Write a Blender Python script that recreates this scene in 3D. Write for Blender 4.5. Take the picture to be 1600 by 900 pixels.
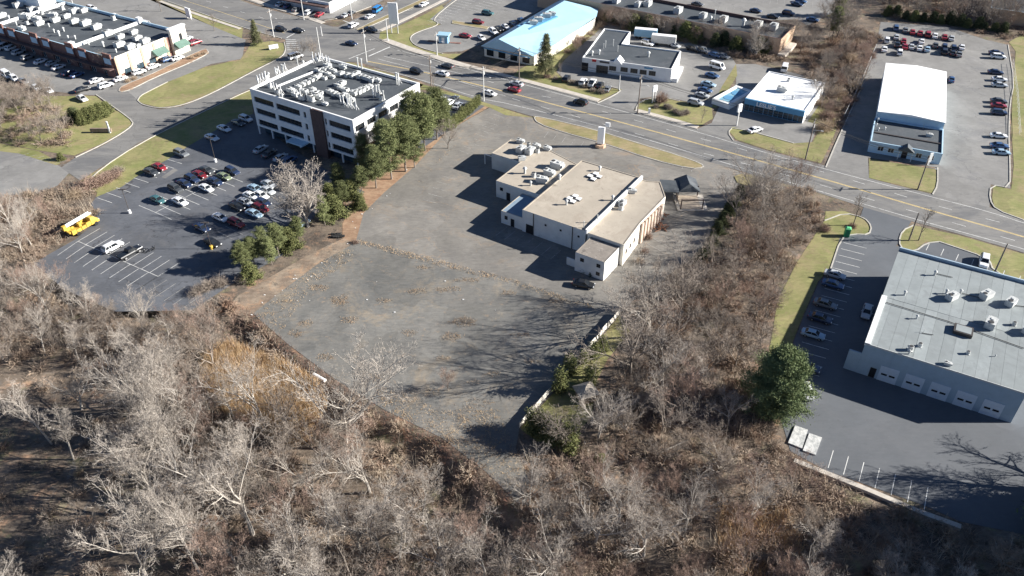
import bpy, math, random
import numpy as np
from mathutils import Vector, Matrix
from mathutils.geometry import tessellate_polygon
random.seed(7); RNG = np.random.default_rng(11)
sc = bpy.context.scene
for o in list(bpy.data.objects): bpy.data.objects.remove(o)
# ------------------------------------------------ camera, sky, sun, exposure
FPX, PITCH, CAMH = 1255.0, math.radians(37.5), 104.0
cd = bpy.data.cameras.new('camera'); cam = bpy.data.objects.new('camera', cd); sc.collection.objects.link(cam)
cd.sensor_width = 36.0; cd.lens = FPX/1600*36.0; cd.clip_start = 1; cd.clip_end = 20000
cam.location = (0, 0, CAMH); cam.rotation_euler = (math.pi/2-PITCH, 0, 0); sc.camera = cam
SUN_EL = math.radians(24)
w = bpy.data.worlds.new('World'); sc.world = w; w.use_nodes = True
nt = w.node_tree; bg = nt.nodes['Background']; sky = nt.nodes.new('ShaderNodeTexSky')
sky.sky_type = 'NISHITA'; sky.sun_disc = False; sky.sun_elevation = SUN_EL; sky.sun_rotation = math.radians(90)
sky.air_density = 0.6; sky.dust_density = 0.15; sky.ozone_density = 3.0; sky.altitude = 50
nt.links.new(sky.outputs[0], bg.inputs[0]); bg.inputs[1].default_value = 0.05
sl = bpy.data.lights.new('sun', 'SUN'); so = bpy.data.objects.new('sun', sl); sc.collection.objects.link(so)
sl.energy = 5.0; sl.angle = math.radians(0.5); sl.color = (1.0, 0.955, 0.88)
so.rotation_euler = Vector((-math.cos(SUN_EL), 0.0, -math.sin(SUN_EL))).to_track_quat('-Z', 'Y').to_euler()
sc.view_settings.view_transform = 'Standard'; sc.view_settings.look = 'None'
sc.view_settings.exposure = 1.4; sc.view_settings.gamma = 1

# ------------------------------------------------ geometry helpers
CP, SP = math.cos(PITCH), math.sin(PITCH)
def G(u, v, z=0.0):
    """survey point: where the sight line through photo point (u, v) meets height z"""
    x = (u-800)/FPX; y = (v-450)/FPX; t = (CAMH-z)/(SP+y*CP)
    return Vector((x*t, (CP-y*SP)*t, z))
C = sc.collection
def tag(o, label=None, cat=None, group=None, kind=None):
    if label: o['label'] = label
    if cat: o['category'] = cat
    if group: o['group'] = group
    if kind: o['kind'] = kind
    return o
def empty(name, loc, rz=0.0, label=None, cat=None, group=None):
    o = bpy.data.objects.new(name, None); C.objects.link(o); o.location = loc; o.rotation_euler = (0, 0, rz)
    o.empty_display_size = 0.5
    return tag(o, label, cat, group)
class MB:
    def __init__(s): s.v = []; s.f = []; s.m = []
    def add(s, vs, fs, mi=0):
        n = len(s.v); s.v += [tuple(p) for p in vs]; s.f += [tuple(i+n for i in f) for f in fs]; s.m += [mi]*len(fs); return s
    def box(s, x0, x1, y0, y1, z0, z1, mi=0):
        return s.add([(x0,y0,z0),(x1,y0,z0),(x1,y1,z0),(x0,y1,z0),(x0,y0,z1),(x1,y0,z1),(x1,y1,z1),(x0,y1,z1)],
            [(0,3,2,1),(4,5,6,7),(0,1,5,4),(1,2,6,5),(2,3,7,6),(3,0,4,7)], mi)
    def prism(s, pts, z0, z1, mi=0, top=True, bottom=False):
        n = len(pts)
        a = sum(pts[i][0]*pts[(i+1)%n][1]-pts[(i+1)%n][0]*pts[i][1] for i in range(n))
        if a < 0: pts = pts[::-1]
        vs = [(p[0],p[1],z0) for p in pts]+[(p[0],p[1],z1) for p in pts]
        fs = [(i,(i+1)%n,n+(i+1)%n,n+i) for i in range(n)]
        if top: fs.append(tuple(range(n,2*n)))
        if bottom: fs.append(tuple(range(n-1,-1,-1)))
        return s.add(vs, fs, mi)
    def sheet(s, pts, mi=0):
        vs = [Vector(p) for p in pts]; tr = tessellate_polygon([vs])
        out = []
        for t in tr:
            a, b, c = (vs[i] for i in t)
            out.append(t if (b-a).cross(c-a).z > 0 else t[::-1])
        return s.add(vs, out, mi)
    def tube(s, a, b, r0, r1=None, n=6, mi=0, cap=True):
        a, b = Vector(a), Vector(b); r1 = r0 if r1 is None else r1
        d = (b-a).normalized(); x = d.orthogonal().normalized(); y = d.cross(x)
        vs = []
        for c, r in ((a, r0), (b, r1)):
            vs += [c+(x*math.cos(2*math.pi*k/n)+y*math.sin(2*math.pi*k/n))*r for k in range(n)]
        fs = [(k,(k+1)%n,n+(k+1)%n,n+k) for k in range(n)]
        if cap: fs += [tuple(range(n-1,-1,-1)), tuple(range(n,2*n))]
        return s.add(vs, fs, mi)
    def mesh(s, name, mats):
        me = bpy.data.meshes.new(name); me.from_pydata(s.v, [], s.f)
        for m in (mats if isinstance(mats, (list, tuple)) else [mats]): me.materials.append(m)
        if any(s.m): me.polygons.foreach_set('material_index', s.m)
        me.update(); return me
    def build(s, name, mats, parent=None, loc=None, rz=None):
        o = bpy.data.objects.new(name, s.mesh(name, mats)); C.objects.link(o)
        if parent: o.parent = parent
        if loc is not None: o.location = loc
        if rz is not None: o.rotation_euler = (0, 0, rz)
        return o
def tri_mesh(name, V, m, F=None):
    """V: (n,3,3) array of loose triangles"""
    me = bpy.data.meshes.new(name); V = np.asarray(V, np.float32).reshape(-1, 3); n = len(V)
    me.vertices.add(n); me.vertices.foreach_set('co', V.ravel())
    me.loops.add(n); me.loops.foreach_set('vertex_index', np.arange(n, dtype=np.int32))
    me.polygons.add(n//3); me.polygons.foreach_set('loop_start', np.arange(0, n, 3, dtype=np.int32))
    me.materials.append(m); me.update(calc_edges=True); return me
def link(name, me, parent=None, loc=None, rz=None):
    o = bpy.data.objects.new(name, me); C.objects.link(o); o.parent = parent
    if loc is not None: o.location = loc
    if rz is not None: o.rotation_euler = (0, 0, rz)
    return o
def clone(o, parent=None):
    c = o.copy(); C.objects.link(c); c.parent = parent
    for ch in o.children: clone(ch, c)
    return c
ORD = ['first','second','third','fourth','fifth','sixth','seventh','eighth','ninth','tenth','eleventh','twelfth','thirteenth','fourteenth','fifteenth','sixteenth','seventeenth','eighteenth','nineteenth','twentieth']
def ordn(i): return ORD[i] if i < 20 else 'number %d' % (i+1)

# ------------------------------------------------ materials
def M(name, col, rough=0.8, var=0.0, scale=1.0, col2=None, bump=0.0, bscale=8.0, metal=0.0, spec=0.3, detail=4.0, coat=0.0, rnd=0.0, stretch=None, spot=None):
    m = bpy.data.materials.new(name); m.use_nodes = True; t = m.node_tree; N = t.nodes; L = t.links
    b = N['Principled BSDF']; b.inputs['Roughness'].default_value = rough; b.inputs['Metallic'].default_value = metal
    b.inputs['Specular IOR Level'].default_value = spec; b.inputs['Coat Weight'].default_value = coat
    c = (*col, 1.0); b.inputs['Base Color'].default_value = c; m.diffuse_color = c
    tc = N.new('ShaderNodeTexCoord').outputs['Object']
    if stretch:
        mp = N.new('ShaderNodeMapping'); mp.inputs['Scale'].default_value = stretch; L.new(tc, mp.inputs[0]); tc = mp.outputs[0]
    out = None
    if var > 0 or col2:
        nz = N.new('ShaderNodeTexNoise'); nz.inputs['Scale'].default_value = scale; nz.inputs['Detail'].default_value = detail; nz.inputs['Roughness'].default_value = 0.65
        L.new(tc, nz.inputs[0]); cr = N.new('ShaderNodeValToRGB')
        a = tuple(x*(1-var) for x in col); d = col2 if col2 else tuple(min(1, x*(1+var)) for x in col)
        cr.color_ramp.elements[0].position = 0.36; cr.color_ramp.elements[1].position = 0.64
        cr.color_ramp.elements[0].color = (*a, 1); cr.color_ramp.elements[1].color = (*d, 1)
        L.new(nz.outputs[0], cr.inputs[0]); out = cr.outputs[0]
    if spot:   # (colour, scale, lo, hi) irregular worn patches
        for (sc_, ss, lo, hi) in spot:
            n2 = N.new('ShaderNodeTexNoise'); n2.inputs['Scale'].default_value = ss; n2.inputs['Detail'].default_value = 10; n2.inputs['Roughness'].default_value = 0.78; n2.inputs['Distortion'].default_value = 0.6
            L.new(tc, n2.inputs[0]); r2 = N.new('ShaderNodeMapRange'); r2.inputs['From Min'].default_value = lo; r2.inputs['From Max'].default_value = hi
            L.new(n2.outputs[0], r2.inputs[0]); mx = N.new('ShaderNodeMix'); mx.data_type = 'RGBA'
            L.new(r2.outputs[0], mx.inputs[0])
            if out is not None: L.new(out, mx.inputs[6])
            else: mx.inputs[6].default_value = c
            mx.inputs[7].default_value = (*sc_, 1); out = mx.outputs[2]
    if rnd > 0:
        g = N.new('ShaderNodeObjectInfo'); r3 = N.new('ShaderNodeMapRange'); r3.inputs['To Min'].default_value = 1-rnd; r3.inputs['To Max'].default_value = 1+rnd
        L.new(g.outputs['Random'], r3.inputs[0]); mu = N.new('ShaderNodeMix'); mu.data_type = 'RGBA'; mu.blend_type = 'MULTIPLY'; mu.inputs[0].default_value = 1
        if out is not None: L.new(out, mu.inputs[6])
        else: mu.inputs[6].default_value = c
        L.new(r3.outputs[0], mu.inputs[7]); out = mu.outputs[2]
    if out is not None: L.new(out, b.inputs['Base Color'])
    if bump > 0:
        nb = N.new('ShaderNodeTexNoise'); nb.inputs['Scale'].default_value = bscale; nb.inputs['Detail'].default_value = 5; L.new(tc, nb.inputs[0])
        bp = N.new('ShaderNodeBump'); bp.inputs['Strength'].default_value = bump; bp.inputs['Distance'].default_value = 0.1
        L.new(nb.outputs[0], bp.inputs['Height']); L.new(bp.outputs[0], b.inputs['Normal'])
    return m
def cracks(m, col, scale=0.12, width=0.02, amt=0.8):
    """tan weed-filled cracks: voronoi cell edges, warped"""
    t = m.node_tree; N = t.nodes; L = t.links; b = N['Principled BSDF']
    tc = N.new('ShaderNodeTexCoord').outputs['Object']
    nz = N.new('ShaderNodeTexNoise'); nz.inputs['Scale'].default_value = 0.5; nz.inputs['Detail'].default_value = 4; L.new(tc, nz.inputs[0])
    va = N.new('ShaderNodeVectorMath'); va.operation = 'MULTIPLY_ADD'; va.inputs[1].default_value = (4, 4, 0); L.new(nz.outputs['Color'], va.inputs[0]); L.new(tc, va.inputs[2])
    vo = N.new('ShaderNodeTexVoronoi'); vo.feature = 'DISTANCE_TO_EDGE'; vo.inputs['Scale'].default_value = scale; L.new(va.outputs[0], vo.inputs['Vector'])
    mr = N.new('ShaderNodeMapRange'); mr.inputs['From Min'].default_value = 0; mr.inputs['From Max'].default_value = width; mr.inputs['To Min'].default_value = amt; mr.inputs['To Max'].default_value = 0
    L.new(vo.outputs['Distance'], mr.inputs[0])
    n2 = N.new('ShaderNodeTexNoise'); n2.inputs['Scale'].default_value = 0.08; L.new(tc, n2.inputs[0])
    m3 = N.new('ShaderNodeMapRange'); m3.inputs['From Min'].default_value = 0.42; m3.inputs['From Max'].default_value = 0.6; L.new(n2.outputs[0], m3.inputs[0])
    mm = N.new('ShaderNodeMath'); mm.operation = 'MULTIPLY'; L.new(mr.outputs[0], mm.inputs[0]); L.new(m3.outputs[0], mm.inputs[1])
    mx = N.new('ShaderNodeMix'); mx.data_type = 'RGBA'; L.new(mm.outputs[0], mx.inputs[0])
    src = b.inputs['Base Color'].links
    if src: L.new(src[0].from_socket, mx.inputs[6])
    else: mx.inputs[6].default_value = b.inputs['Base Color'].default_value
    mx.inputs[7].default_value = (*col, 1); L.new(mx.outputs[2], b.inputs['Base Color'])
    return m
TAN = (0.36, 0.27, 0.17)
m_floor = M('leaf_litter', (0.085, 0.07, 0.058), 0.95, 0.0, 0.16, col2=(0.21, 0.165, 0.125), bump=0.8, bscale=2, detail=11,
            spot=[((0.17, 0.165, 0.09), 0.12, 0.54, 0.66), ((0.34, 0.215, 0.14), 0.25, 0.53, 0.66), ((0.20, 0.19, 0.18), 0.09, 0.58, 0.70), ((0.045, 0.038, 0.034), 0.35, 0.54, 0.64)])
m_grass = M('winter_lawn', (0.165, 0.18, 0.062), 0.95, 0, 0.12, col2=(0.26, 0.235, 0.11), bump=0.3, bscale=10, detail=9, spot=[((0.27, 0.205, 0.125), 0.11, 0.50, 0.68), ((0.19, 0.14, 0.09), 0.5, 0.56, 0.68), ((0.12, 0.14, 0.05), 0.2, 0.55, 0.70)])
m_verge = M('dry_verge', (0.30, 0.235, 0.14), 0.95, 0.0, 0.2, col2=(0.21, 0.19, 0.085), bump=0.3, detail=8)
m_mulch = M('orange_mulch', (0.25, 0.15, 0.095), 0.95, 0.0, 0.35, col2=(0.34, 0.235, 0.155), bump=0.4, detail=8)
def mottle(m, cell=0.07, amt=0.10, fine=1.6, famt=0.16):
    """patched-over areas (one tone per irregular cell) and a fine gritty speckle"""
    t = m.node_tree; N = t.nodes; L = t.links; b = N['Principled BSDF']; tc = N.new('ShaderNodeTexCoord').outputs['Object']
    nz = N.new('ShaderNodeTexNoise'); nz.inputs['Scale'].default_value = 0.25; L.new(tc, nz.inputs[0])
    va = N.new('ShaderNodeVectorMath'); va.operation = 'MULTIPLY_ADD'; va.inputs[1].default_value = (6, 6, 0); L.new(nz.outputs['Color'], va.inputs[0]); L.new(tc, va.inputs[2])
    vo = N.new('ShaderNodeTexVoronoi'); vo.inputs['Scale'].default_value = cell; L.new(va.outputs[0], vo.inputs['Vector'])
    sp = N.new('ShaderNodeSeparateColor'); L.new(vo.outputs['Color'], sp.inputs[0])
    m1 = N.new('ShaderNodeMapRange'); m1.inputs['To Min'].default_value = 1-amt; m1.inputs['To Max'].default_value = 1+amt; L.new(sp.outputs[0], m1.inputs[0])
    st = N.new('ShaderNodeMapping'); st.inputs['Scale'].default_value = (0.35, 1.0, 1.0); L.new(tc, st.inputs[0])
    n2 = N.new('ShaderNodeTexNoise'); n2.inputs['Scale'].default_value = fine; n2.inputs['Detail'].default_value = 10; n2.inputs['Roughness'].default_value = 0.8; L.new(st.outputs[0], n2.inputs[0])
    m2 = N.new('ShaderNodeMapRange'); m2.inputs['From Min'].default_value = 0.35; m2.inputs['From Max'].default_value = 0.65; m2.inputs['To Min'].default_value = 1-famt; m2.inputs['To Max'].default_value = 1+famt; L.new(n2.outputs[0], m2.inputs[0])
    mm = N.new('ShaderNodeMath'); mm.operation = 'MULTIPLY'; L.new(m1.outputs[0], mm.inputs[0]); L.new(m2.outputs[0], mm.inputs[1])
    mx = N.new('ShaderNodeMix'); mx.data_type = 'RGBA'; mx.blend_type = 'MULTIPLY'; mx.inputs[0].default_value = 1
    src = b.inputs['Base Color'].links; L.new(src[0].from_socket, mx.inputs[6]); L.new(mm.outputs[0], mx.inputs[7]); L.new(mx.outputs[2], b.inputs['Base Color']); return m
m_road = cracks(M('road_asphalt', (0.185, 0.18, 0.172), 0.85, 0.10, 0.3, bump=0.1, spot=[((0.13, 0.13, 0.132), 0.07, 0.48, 0.6), ((0.19, 0.185, 0.18), 0.5, 0.58, 0.7)], detail=8, stretch=(0.5, 1.5, 1)), (0.07, 0.07, 0.07), 0.10, 0.008, 0.7)
m_lot_old = cracks(M('worn_asphalt', (0.20, 0.188, 0.170), 0.9, 0.13, 0.12, bump=0.15, detail=9, spot=[((0.145, 0.138, 0.13), 0.05, 0.48, 0.66), ((0.25, 0.20, 0.15), 0.12, 0.55, 0.72), ((0.13, 0.125, 0.12), 0.8, 0.57, 0.7)]), (0.30, 0.22, 0.15), 0.11, 0.012, 0.7)
m_lot_dark = cracks(M('old_dark_asphalt', (0.168, 0.163, 0.15), 0.9, 0.12, 0.09, bump=0.15, detail=9, spot=[((0.19, 0.18, 0.165), 0.10, 0.50, 0.72), ((0.125, 0.125, 0.12), 0.06, 0.47, 0.62), ((0.25, 0.21, 0.16), 0.09, 0.53, 0.66), ((0.30, 0.225, 0.16), 0.5, 0.58, 0.68), ((0.12, 0.12, 0.116), 0.35, 0.54, 0.68)]), (0.26, 0.21, 0.155), 0.16, 0.014, 0.5)
m_lot_blue = cracks(M('sealed_asphalt', (0.104, 0.110, 0.123), 0.7, 0.16, 0.12, bump=0.08, detail=8, spot=[((0.13, 0.128, 0.13), 0.1, 0.52, 0.72), ((0.072, 0.072, 0.078), 0.4, 0.58, 0.68)]), (0.045, 0.045, 0.05), 0.14, 0.012, 0.9)
m_lot_mid = cracks(M('grey_asphalt', (0.212, 0.207, 0.198), 0.85, 0.12, 0.15, bump=0.1, detail=8, spot=[((0.155, 0.155, 0.16), 0.08, 0.52, 0.7), ((0.25, 0.24, 0.23), 0.5, 0.57, 0.7)]), (0.09, 0.09, 0.09), 0.11, 0.010, 0.8)
m_lot_new = M('smooth_asphalt', (0.108, 0.116, 0.128), 0.75, 0.07, 0.08, bump=0.06, detail=7, spot=[((0.135, 0.14, 0.15), 0.05, 0.5, 0.75), ((0.085, 0.09, 0.098), 0.5, 0.6, 0.7)])
m_walk = M('pale_concrete', (0.46, 0.42, 0.37), 0.9, 0.12, 0.6, bump=0.1)
m_curb = M('curb_concrete', (0.42, 0.40, 0.36), 0.9, 0.15, 0.8)
m_line = M('white_road_paint', (0.60, 0.60, 0.58), 0.8, 0.22, 0.8, detail=8, spot=[((0.20, 0.20, 0.20), 0.9, 0.54, 0.64)])
m_linef = M('faded_paint', (0.36, 0.35, 0.33), 0.85, 0.2, 0.9, detail=8, spot=[((0.18, 0.178, 0.172), 0.6, 0.47, 0.58)])
m_yel = M('yellow_road_paint', (0.62, 0.47, 0.20), 0.8, 0.15, 0.8)

m_dirt = M('bare_dirt', (0.17, 0.13, 0.10), 0.95, 0, 0.3, col2=(0.30, 0.24, 0.18), bump=0.5, detail=10, spot=[((0.34, 0.22, 0.14), 0.35, 0.5, 0.65), ((0.10, 0.085, 0.07), 0.6, 0.56, 0.64)])
for m_, c_, a_, f_ in ((m_lot_old, .07, .11, .18), (m_lot_dark, .09, .12, .20), (m_lot_mid, .05, .09, .10), (m_lot_blue, .06, .10, .14), (m_lot_new, .04, .05, .06), (m_road, .03, .05, .08), (m_grass, .10, .10, .2), (m_verge, .2, .08, .2), (m_mulch, .3, .12, .25), (m_dirt, .2, .1, .25), (m_floor, .15, .15, .3)): mottle(m_, c_, a_, 1.6, f_)
# ------------------------------------------------ the ground: one sheet with the wooded hollow below the vacant lot
EDGE = [G(u, v) for u, v in ((250, 470), (385, 492), (450, 545), (520, 597), (600, 648), (690, 690), (760, 745), (820, 797), (830, 830), (1150, 860))]
EX = np.array([(p.x, p.y) for p in EDGE])
def th(x, y):
    """terrain height: 0 on the lots, down to -2.6 m in the woods south-west of the edge"""
    x = np.asarray(x, float); y = np.asarray(y, float)
    best = np.full(x.shape, 1e9); side = np.zeros(x.shape)
    for i in range(len(EX)-1):
        a, b = EX[i], EX[i+1]; d = b-a; L2 = (d**2).sum()
        t = np.clip(((x-a[0])*d[0]+(y-a[1])*d[1])/L2, 0, 1)
        px, py = x-(a[0]+t*d[0]), y-(a[1]+t*d[1]); ds = np.hypot(px, py)
        cr = d[0]*py-d[1]*px
        m = ds < best; best = np.where(m, ds, best); side = np.where(m, cr, side)
    s = np.where(side < 0, best, 0.0)
    k = np.clip((s-0.3)/3.6, 0, 1); k = k*k*(3-2*k)
    far = np.clip((-45-x)/20, 0, 1)           # the drop fades out towards the left
    k = k*(1-0.0*far)
    bumps = 0.25*np.sin(x*0.31+y*0.17)+0.2*np.sin(x*0.13-y*0.41+1.0)-0.3
    return -0.03 - k*(1.7 - bumps*0.8)
def GT(u, v):
    z = 0.0
    for _ in range(6):
        p = G(u, v, z); z = float(th(p.x, p.y))
    return Vector((p.x, p.y, z))
def axis(lo, hi, flo, fhi, fine, coarse, ends):
    a = list(np.arange(lo, flo, coarse))+list(np.arange(flo, fhi, fine))+list(np.arange(fhi, hi+0.1, coarse))
    return np.array([-e for e in ends[::-1]]+a+list(ends)) if ends[0] > hi else np.array(a)
xs = axis(-240, 240, -115, 60, 1.0, 6.0, [400, 800, 1600, 3500])
ys = np.array([-3500, -1200, -400, -100, 0, 20]+list(np.arange(35, 160, 1.0))+list(np.arange(160, 420, 8))+[500, 800, 1500, 3500, 7000])
XX, YY = np.meshgrid(xs, ys); ZZ = th(XX, YY)
nv = np.stack([XX, YY, ZZ], -1).reshape(-1, 3); nx = len(xs); ny = len(ys)
ii, jj = np.meshgrid(np.arange(nx-1), np.arange(ny-1)); q = (jj*nx+ii).ravel()
me = bpy.data.meshes.new('ground'); me.from_pydata(nv.tolist(), [], np.stack([q, q+1, q+nx+1, q+nx], -1).tolist())
me.materials.append(m_floor); me.polygons.foreach_set('use_smooth', [True]*len(me.polygons)); me.update()
tag(link('ground', me), 'brown leaf-littered earth under the woods and lots', kind='structure')

def patch(name, pts, z, m, label=None, h=None):
    """a ground area; corners in photo survey points. h: raised by a kerb step"""
    P = [G(u, v) for u, v in pts]; mb = MB()
    if h: mb.prism([(p.x, p.y) for p in P], 0.0, h); 
    if h:
        mb = MB(); n = len(P)
        a = sum(P[i].x*P[(i+1)%n].y-P[(i+1)%n].x*P[i].y for i in range(n))
        if a < 0: P = P[::-1]
        mb.sheet([(p.x, p.y, h) for p in P])
        vs = [(p.x, p.y, 0) for p in P]+[(p.x, p.y, h) for p in P]
        mb.add(vs, [(i,(i+1)%n,n+(i+1)%n,n+i) for i in range(n)])
    else: mb.sheet([(p.x, p.y, z) for p in P])
    return tag(mb.build(name, m), label, kind='structure')
def smooth(pts, closed=False, it=1):
    for _ in range(it):
        o = []; n = len(pts)
        for i in range(n if closed else n-1):
            a, b = pts[i], pts[(i+1)%n]
            o += [(a[0]*.75+b[0]*.25, a[1]*.75+b[1]*.25), (a[0]*.25+b[0]*.75, a[1]*.25+b[1]*.75)]
        if not closed: o = [pts[0]]+o[1:-1]+[pts[-1]]
        pts = o
    return pts
def ribbon(mb, P, wdt, z0, z1=None, mi=0):
    P = [Vector((p[0], p[1], 0)) for p in P]; L_ = []; R_ = []
    for i, p in enumerate(P):
        d = (P[min(i+1, len(P)-1)]-P[max(i-1, 0)]).normalized(); nn = Vector((-d.y, d.x, 0))*wdt/2
        L_.append(p+nn); R_.append(p-nn)
    n = len(P)
    if z1 is None:
        mb.add([(p.x,p.y,z0) for p in R_]+[(p.x,p.y,z0) for p in L_], [(i,i+1,n+i+1,n+i) for i in range(n-1)], mi)
    else:
        vs = [(p.x,p.y,z0) for p in R_]+[(p.x,p.y,z0) for p in L_]+[(p.x,p.y,z1) for p in R_]+[(p.x,p.y,z1) for p in L_]
        fs = []
        for i in range(n-1):
            fs += [(2*n+i,2*n+i+1,3*n+i+1,3*n+i),(i,i+1,2*n+i+1,2*n+i),(n+i+1,n+i,3*n+i,3*n+i+1)]
        fs += [(n,0,2*n,3*n),(n-1,2*n-1,4*n-1,3*n-1)]
        mb.add(vs, fs, mi)
curbs = MB()
def curb(pts, closed=False, it=1, w_=0.3, h=0.14):
    pts = smooth(pts, closed, it)
    if closed: pts = pts+[pts[0]]
    ribbon(curbs, [G(u, v) for u, v in pts], w_, 0.0, h)
# ------------------------------------------------ lots, road, lawns
Z1, Z2, Z3, Z4 = 0.006, 0.012, 0.018, 0.024
road_S = [(120,-52),(262,4),(375,42),(448,62),(470,84),(500,90),(560,97),(650,124),(750,158),(833,182),(935,204),(1025,229),(1125,258),(1200,280),(1275,300),(1350,324),(1425,346),(1500,366),(1600,395),(1900,480)]
road_N = [(160,-75),(300,-26),(400,9),(500,36),(600,66),(710,96),(800,123),(937,160),(992,176),(1090,202),(1140,217),(1200,236),(1282,257),(1360,279),(1457,304),(1550,325),(1600,344),(1900,425)]
patch('road', road_S+road_N[::-1], Z3, m_road, 'grey four-lane main road crossing the whole view')
patch('cross_street', [(500,40),(528,42),(582,17),(630,-4),(700,-40),(800,-60),(700,2),(655,22),(610,47),(612,74)], Z2, m_road, 'side street meeting the main road from above')
patch('side_road', [(446,61),(447,78),(440,90),(400,109),(330,147),(285,166),(250,171),(222,165),(214,155),(185,130),(150,148),(190,178),(207,190),(208,196),(190,210),(160,228),(118,246),(95,262),(125,282),(160,260),(215,224),(300,181),(400,134),(486,102),(520,97),(560,97),(500,70)], Z2, m_road, 'curving access road between the brick plaza and the office building')
# vacant lot
patch('vacant_lot_upper', [(765,168),(800,174),(833,184),(935,204),(1025,229),(1125,258),(1165,272),(1178,290),(1150,330),(1120,375),(1085,400),(1030,440),(1005,455),(968,490),(938,492),(800,450),(690,430),(640,410),(552,392),(568,333),(600,301),(649,259),(699,205)], Z1, m_lot_old, 'worn pale asphalt of the vacant lot round the derelict building')
jag = []
for a_, b_ in zip([(553,381),(600,390),(640,399),(690,417),(745,427),(800,438),(870,458),(940,481)], [(600,390),(640,399),(690,417),(745,427),(800,438),(870,458),(940,481),(966,489)]):
    for k in range(4): jag.append((a_[0]+(b_[0]-a_[0])*k/4, a_[1]+(b_[1]-a_[1])*k/4+random.uniform(-4.5, 3.5)))
patch('vacant_lot_lower', jag+[(968,490),(905,570),(812,668),(806,700),(830,760),(826,796),(812,789),(760,738),(690,684),(600,640),(520,590),(450,538),(395,490),(440,455),(500,410),(545,385)], Z2, m_lot_dark, 'darker cracked asphalt in the lower half of the vacant lot')
patch('earth_verge', [(683,202),(740,163),(766,166),(702,203),(652,258),(603,300),(571,333),(556,384),(548,390),(535,380),(535,350),(548,322),(562,290),(600,250),(650,222)], Z1-0.003, m_mulch, 'orange-brown strip of pine mulch beside the pines')
patch('dirt_verge', [(556,383),(548,392),(500,414),(440,460),(402,490),(375,494),(350,486),(372,462),(410,440),(470,405),(515,382),(538,372)], Z1-0.002, m_dirt, 'strip of bare dirt and litter below the lot corner bushes')
patch('office_lot', [(52,411),(118,374),(152,345),(150,330),(142,319),(150,308),(262,249),(300,225),(360,190),(395,178),(450,230),(570,300),(500,330),(478,352),(440,400),(375,436),(350,452),(300,485),(180,487),(100,452)], Z1, m_lot_blue, 'dark parking lot below the white office building')
patch('office_side_lot', [(655,150),(680,140),(760,160),(757,166),(700,205),(655,235),(640,200)], Z1, m_lot_blue, 'narrow parking strip beside the pines')
patch('garage_lot', [(1350,322),(1425,344),(1400,385),(1468,378),(1650,440),(1900,520),(1900,960),(1600,835),(1500,815),(1445,790),(1290,735),(1235,705),(1222,660),(1222,620),(1230,560),(1258,490),(1280,440),(1298,420),(1312,372),(1340,350)], Z2, m_lot_new, 'smooth blue-grey asphalt round the garage building')
patch('plaza_lot', [(-80,60),(60,-40),(170,-30),(360,52),(384,62),(378,92),(330,100),(260,130),(222,150),(214,155),(180,150),(130,148),(60,140),(0,120),(-100,140)], Z1, m_lot_mid, 'parking lot round the brick shopping plaza')
patch('left_lot', [(-150,210),(0,227),(40,235),(88,257),(110,268),(90,290),(40,310),(0,325),(-200,350)], Z1, m_lot_mid, 'pale parking lot at the left edge')
patch('auto_store_lot', [(870,112),(882,94),(945,36),(990,46),(1075,66),(1140,84),(1150,100),(1128,135),(1112,168),(1062,156),(1030,150),(1000,154),(990,172),(1000,178),(934,161),(972,140),(955,136),(880,122)], Z1, m_lot_mid, 'asphalt lot round the white store with dark roof')
patch('pool_store_lot', [(1150,100),(1180,100),(1300,128),(1290,150),(1262,190),(1278,195),(1268,222),(1240,224),(1145,198),(1137,207),(1146,220),(1088,202),(1112,192),(1122,170),(1150,130)], Z1, m_lot_mid, 'asphalt lot round the white-roofed pool store')
patch('warehouse_lot', [(1376,34),(1480,42),(1540,62),(1575,70),(1585,130),(1578,160),(1576,210),(1578,255),(1578,294),(1548,288),(1546,325),(1457,306),(1465,262),(1356,246),(1358,280),(1290,262),(1310,215),(1348,130),(1370,70)], Z1, m_lot_mid, 'broad grey lot round the white warehouse')
patch('restaurant_lot', [(640,58),(652,50),(690,38),(672,30),(740,-30),(900,-40),(866,4),(790,45),(745,72),(722,80),(690,82),(660,76),(645,68)], Z1, m_lot_mid, 'parking lot beside the blue-roofed restaurant')
patch('corner_lot', [(300,-60),(395,-6),(440,14),(500,30),(530,28),(580,10),(615,-8),(700,-60)], Z1, m_lot_mid, 'parking lot across the main road at the top')
patch('rear_lot', [(880,-60),(940,-2),(1100,18),(1200,32),(1245,30),(1262,40),(1300,20),(1330,-60)], Z1, m_lot_mid, 'large parking lot at the top behind the long flat roof')
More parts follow.
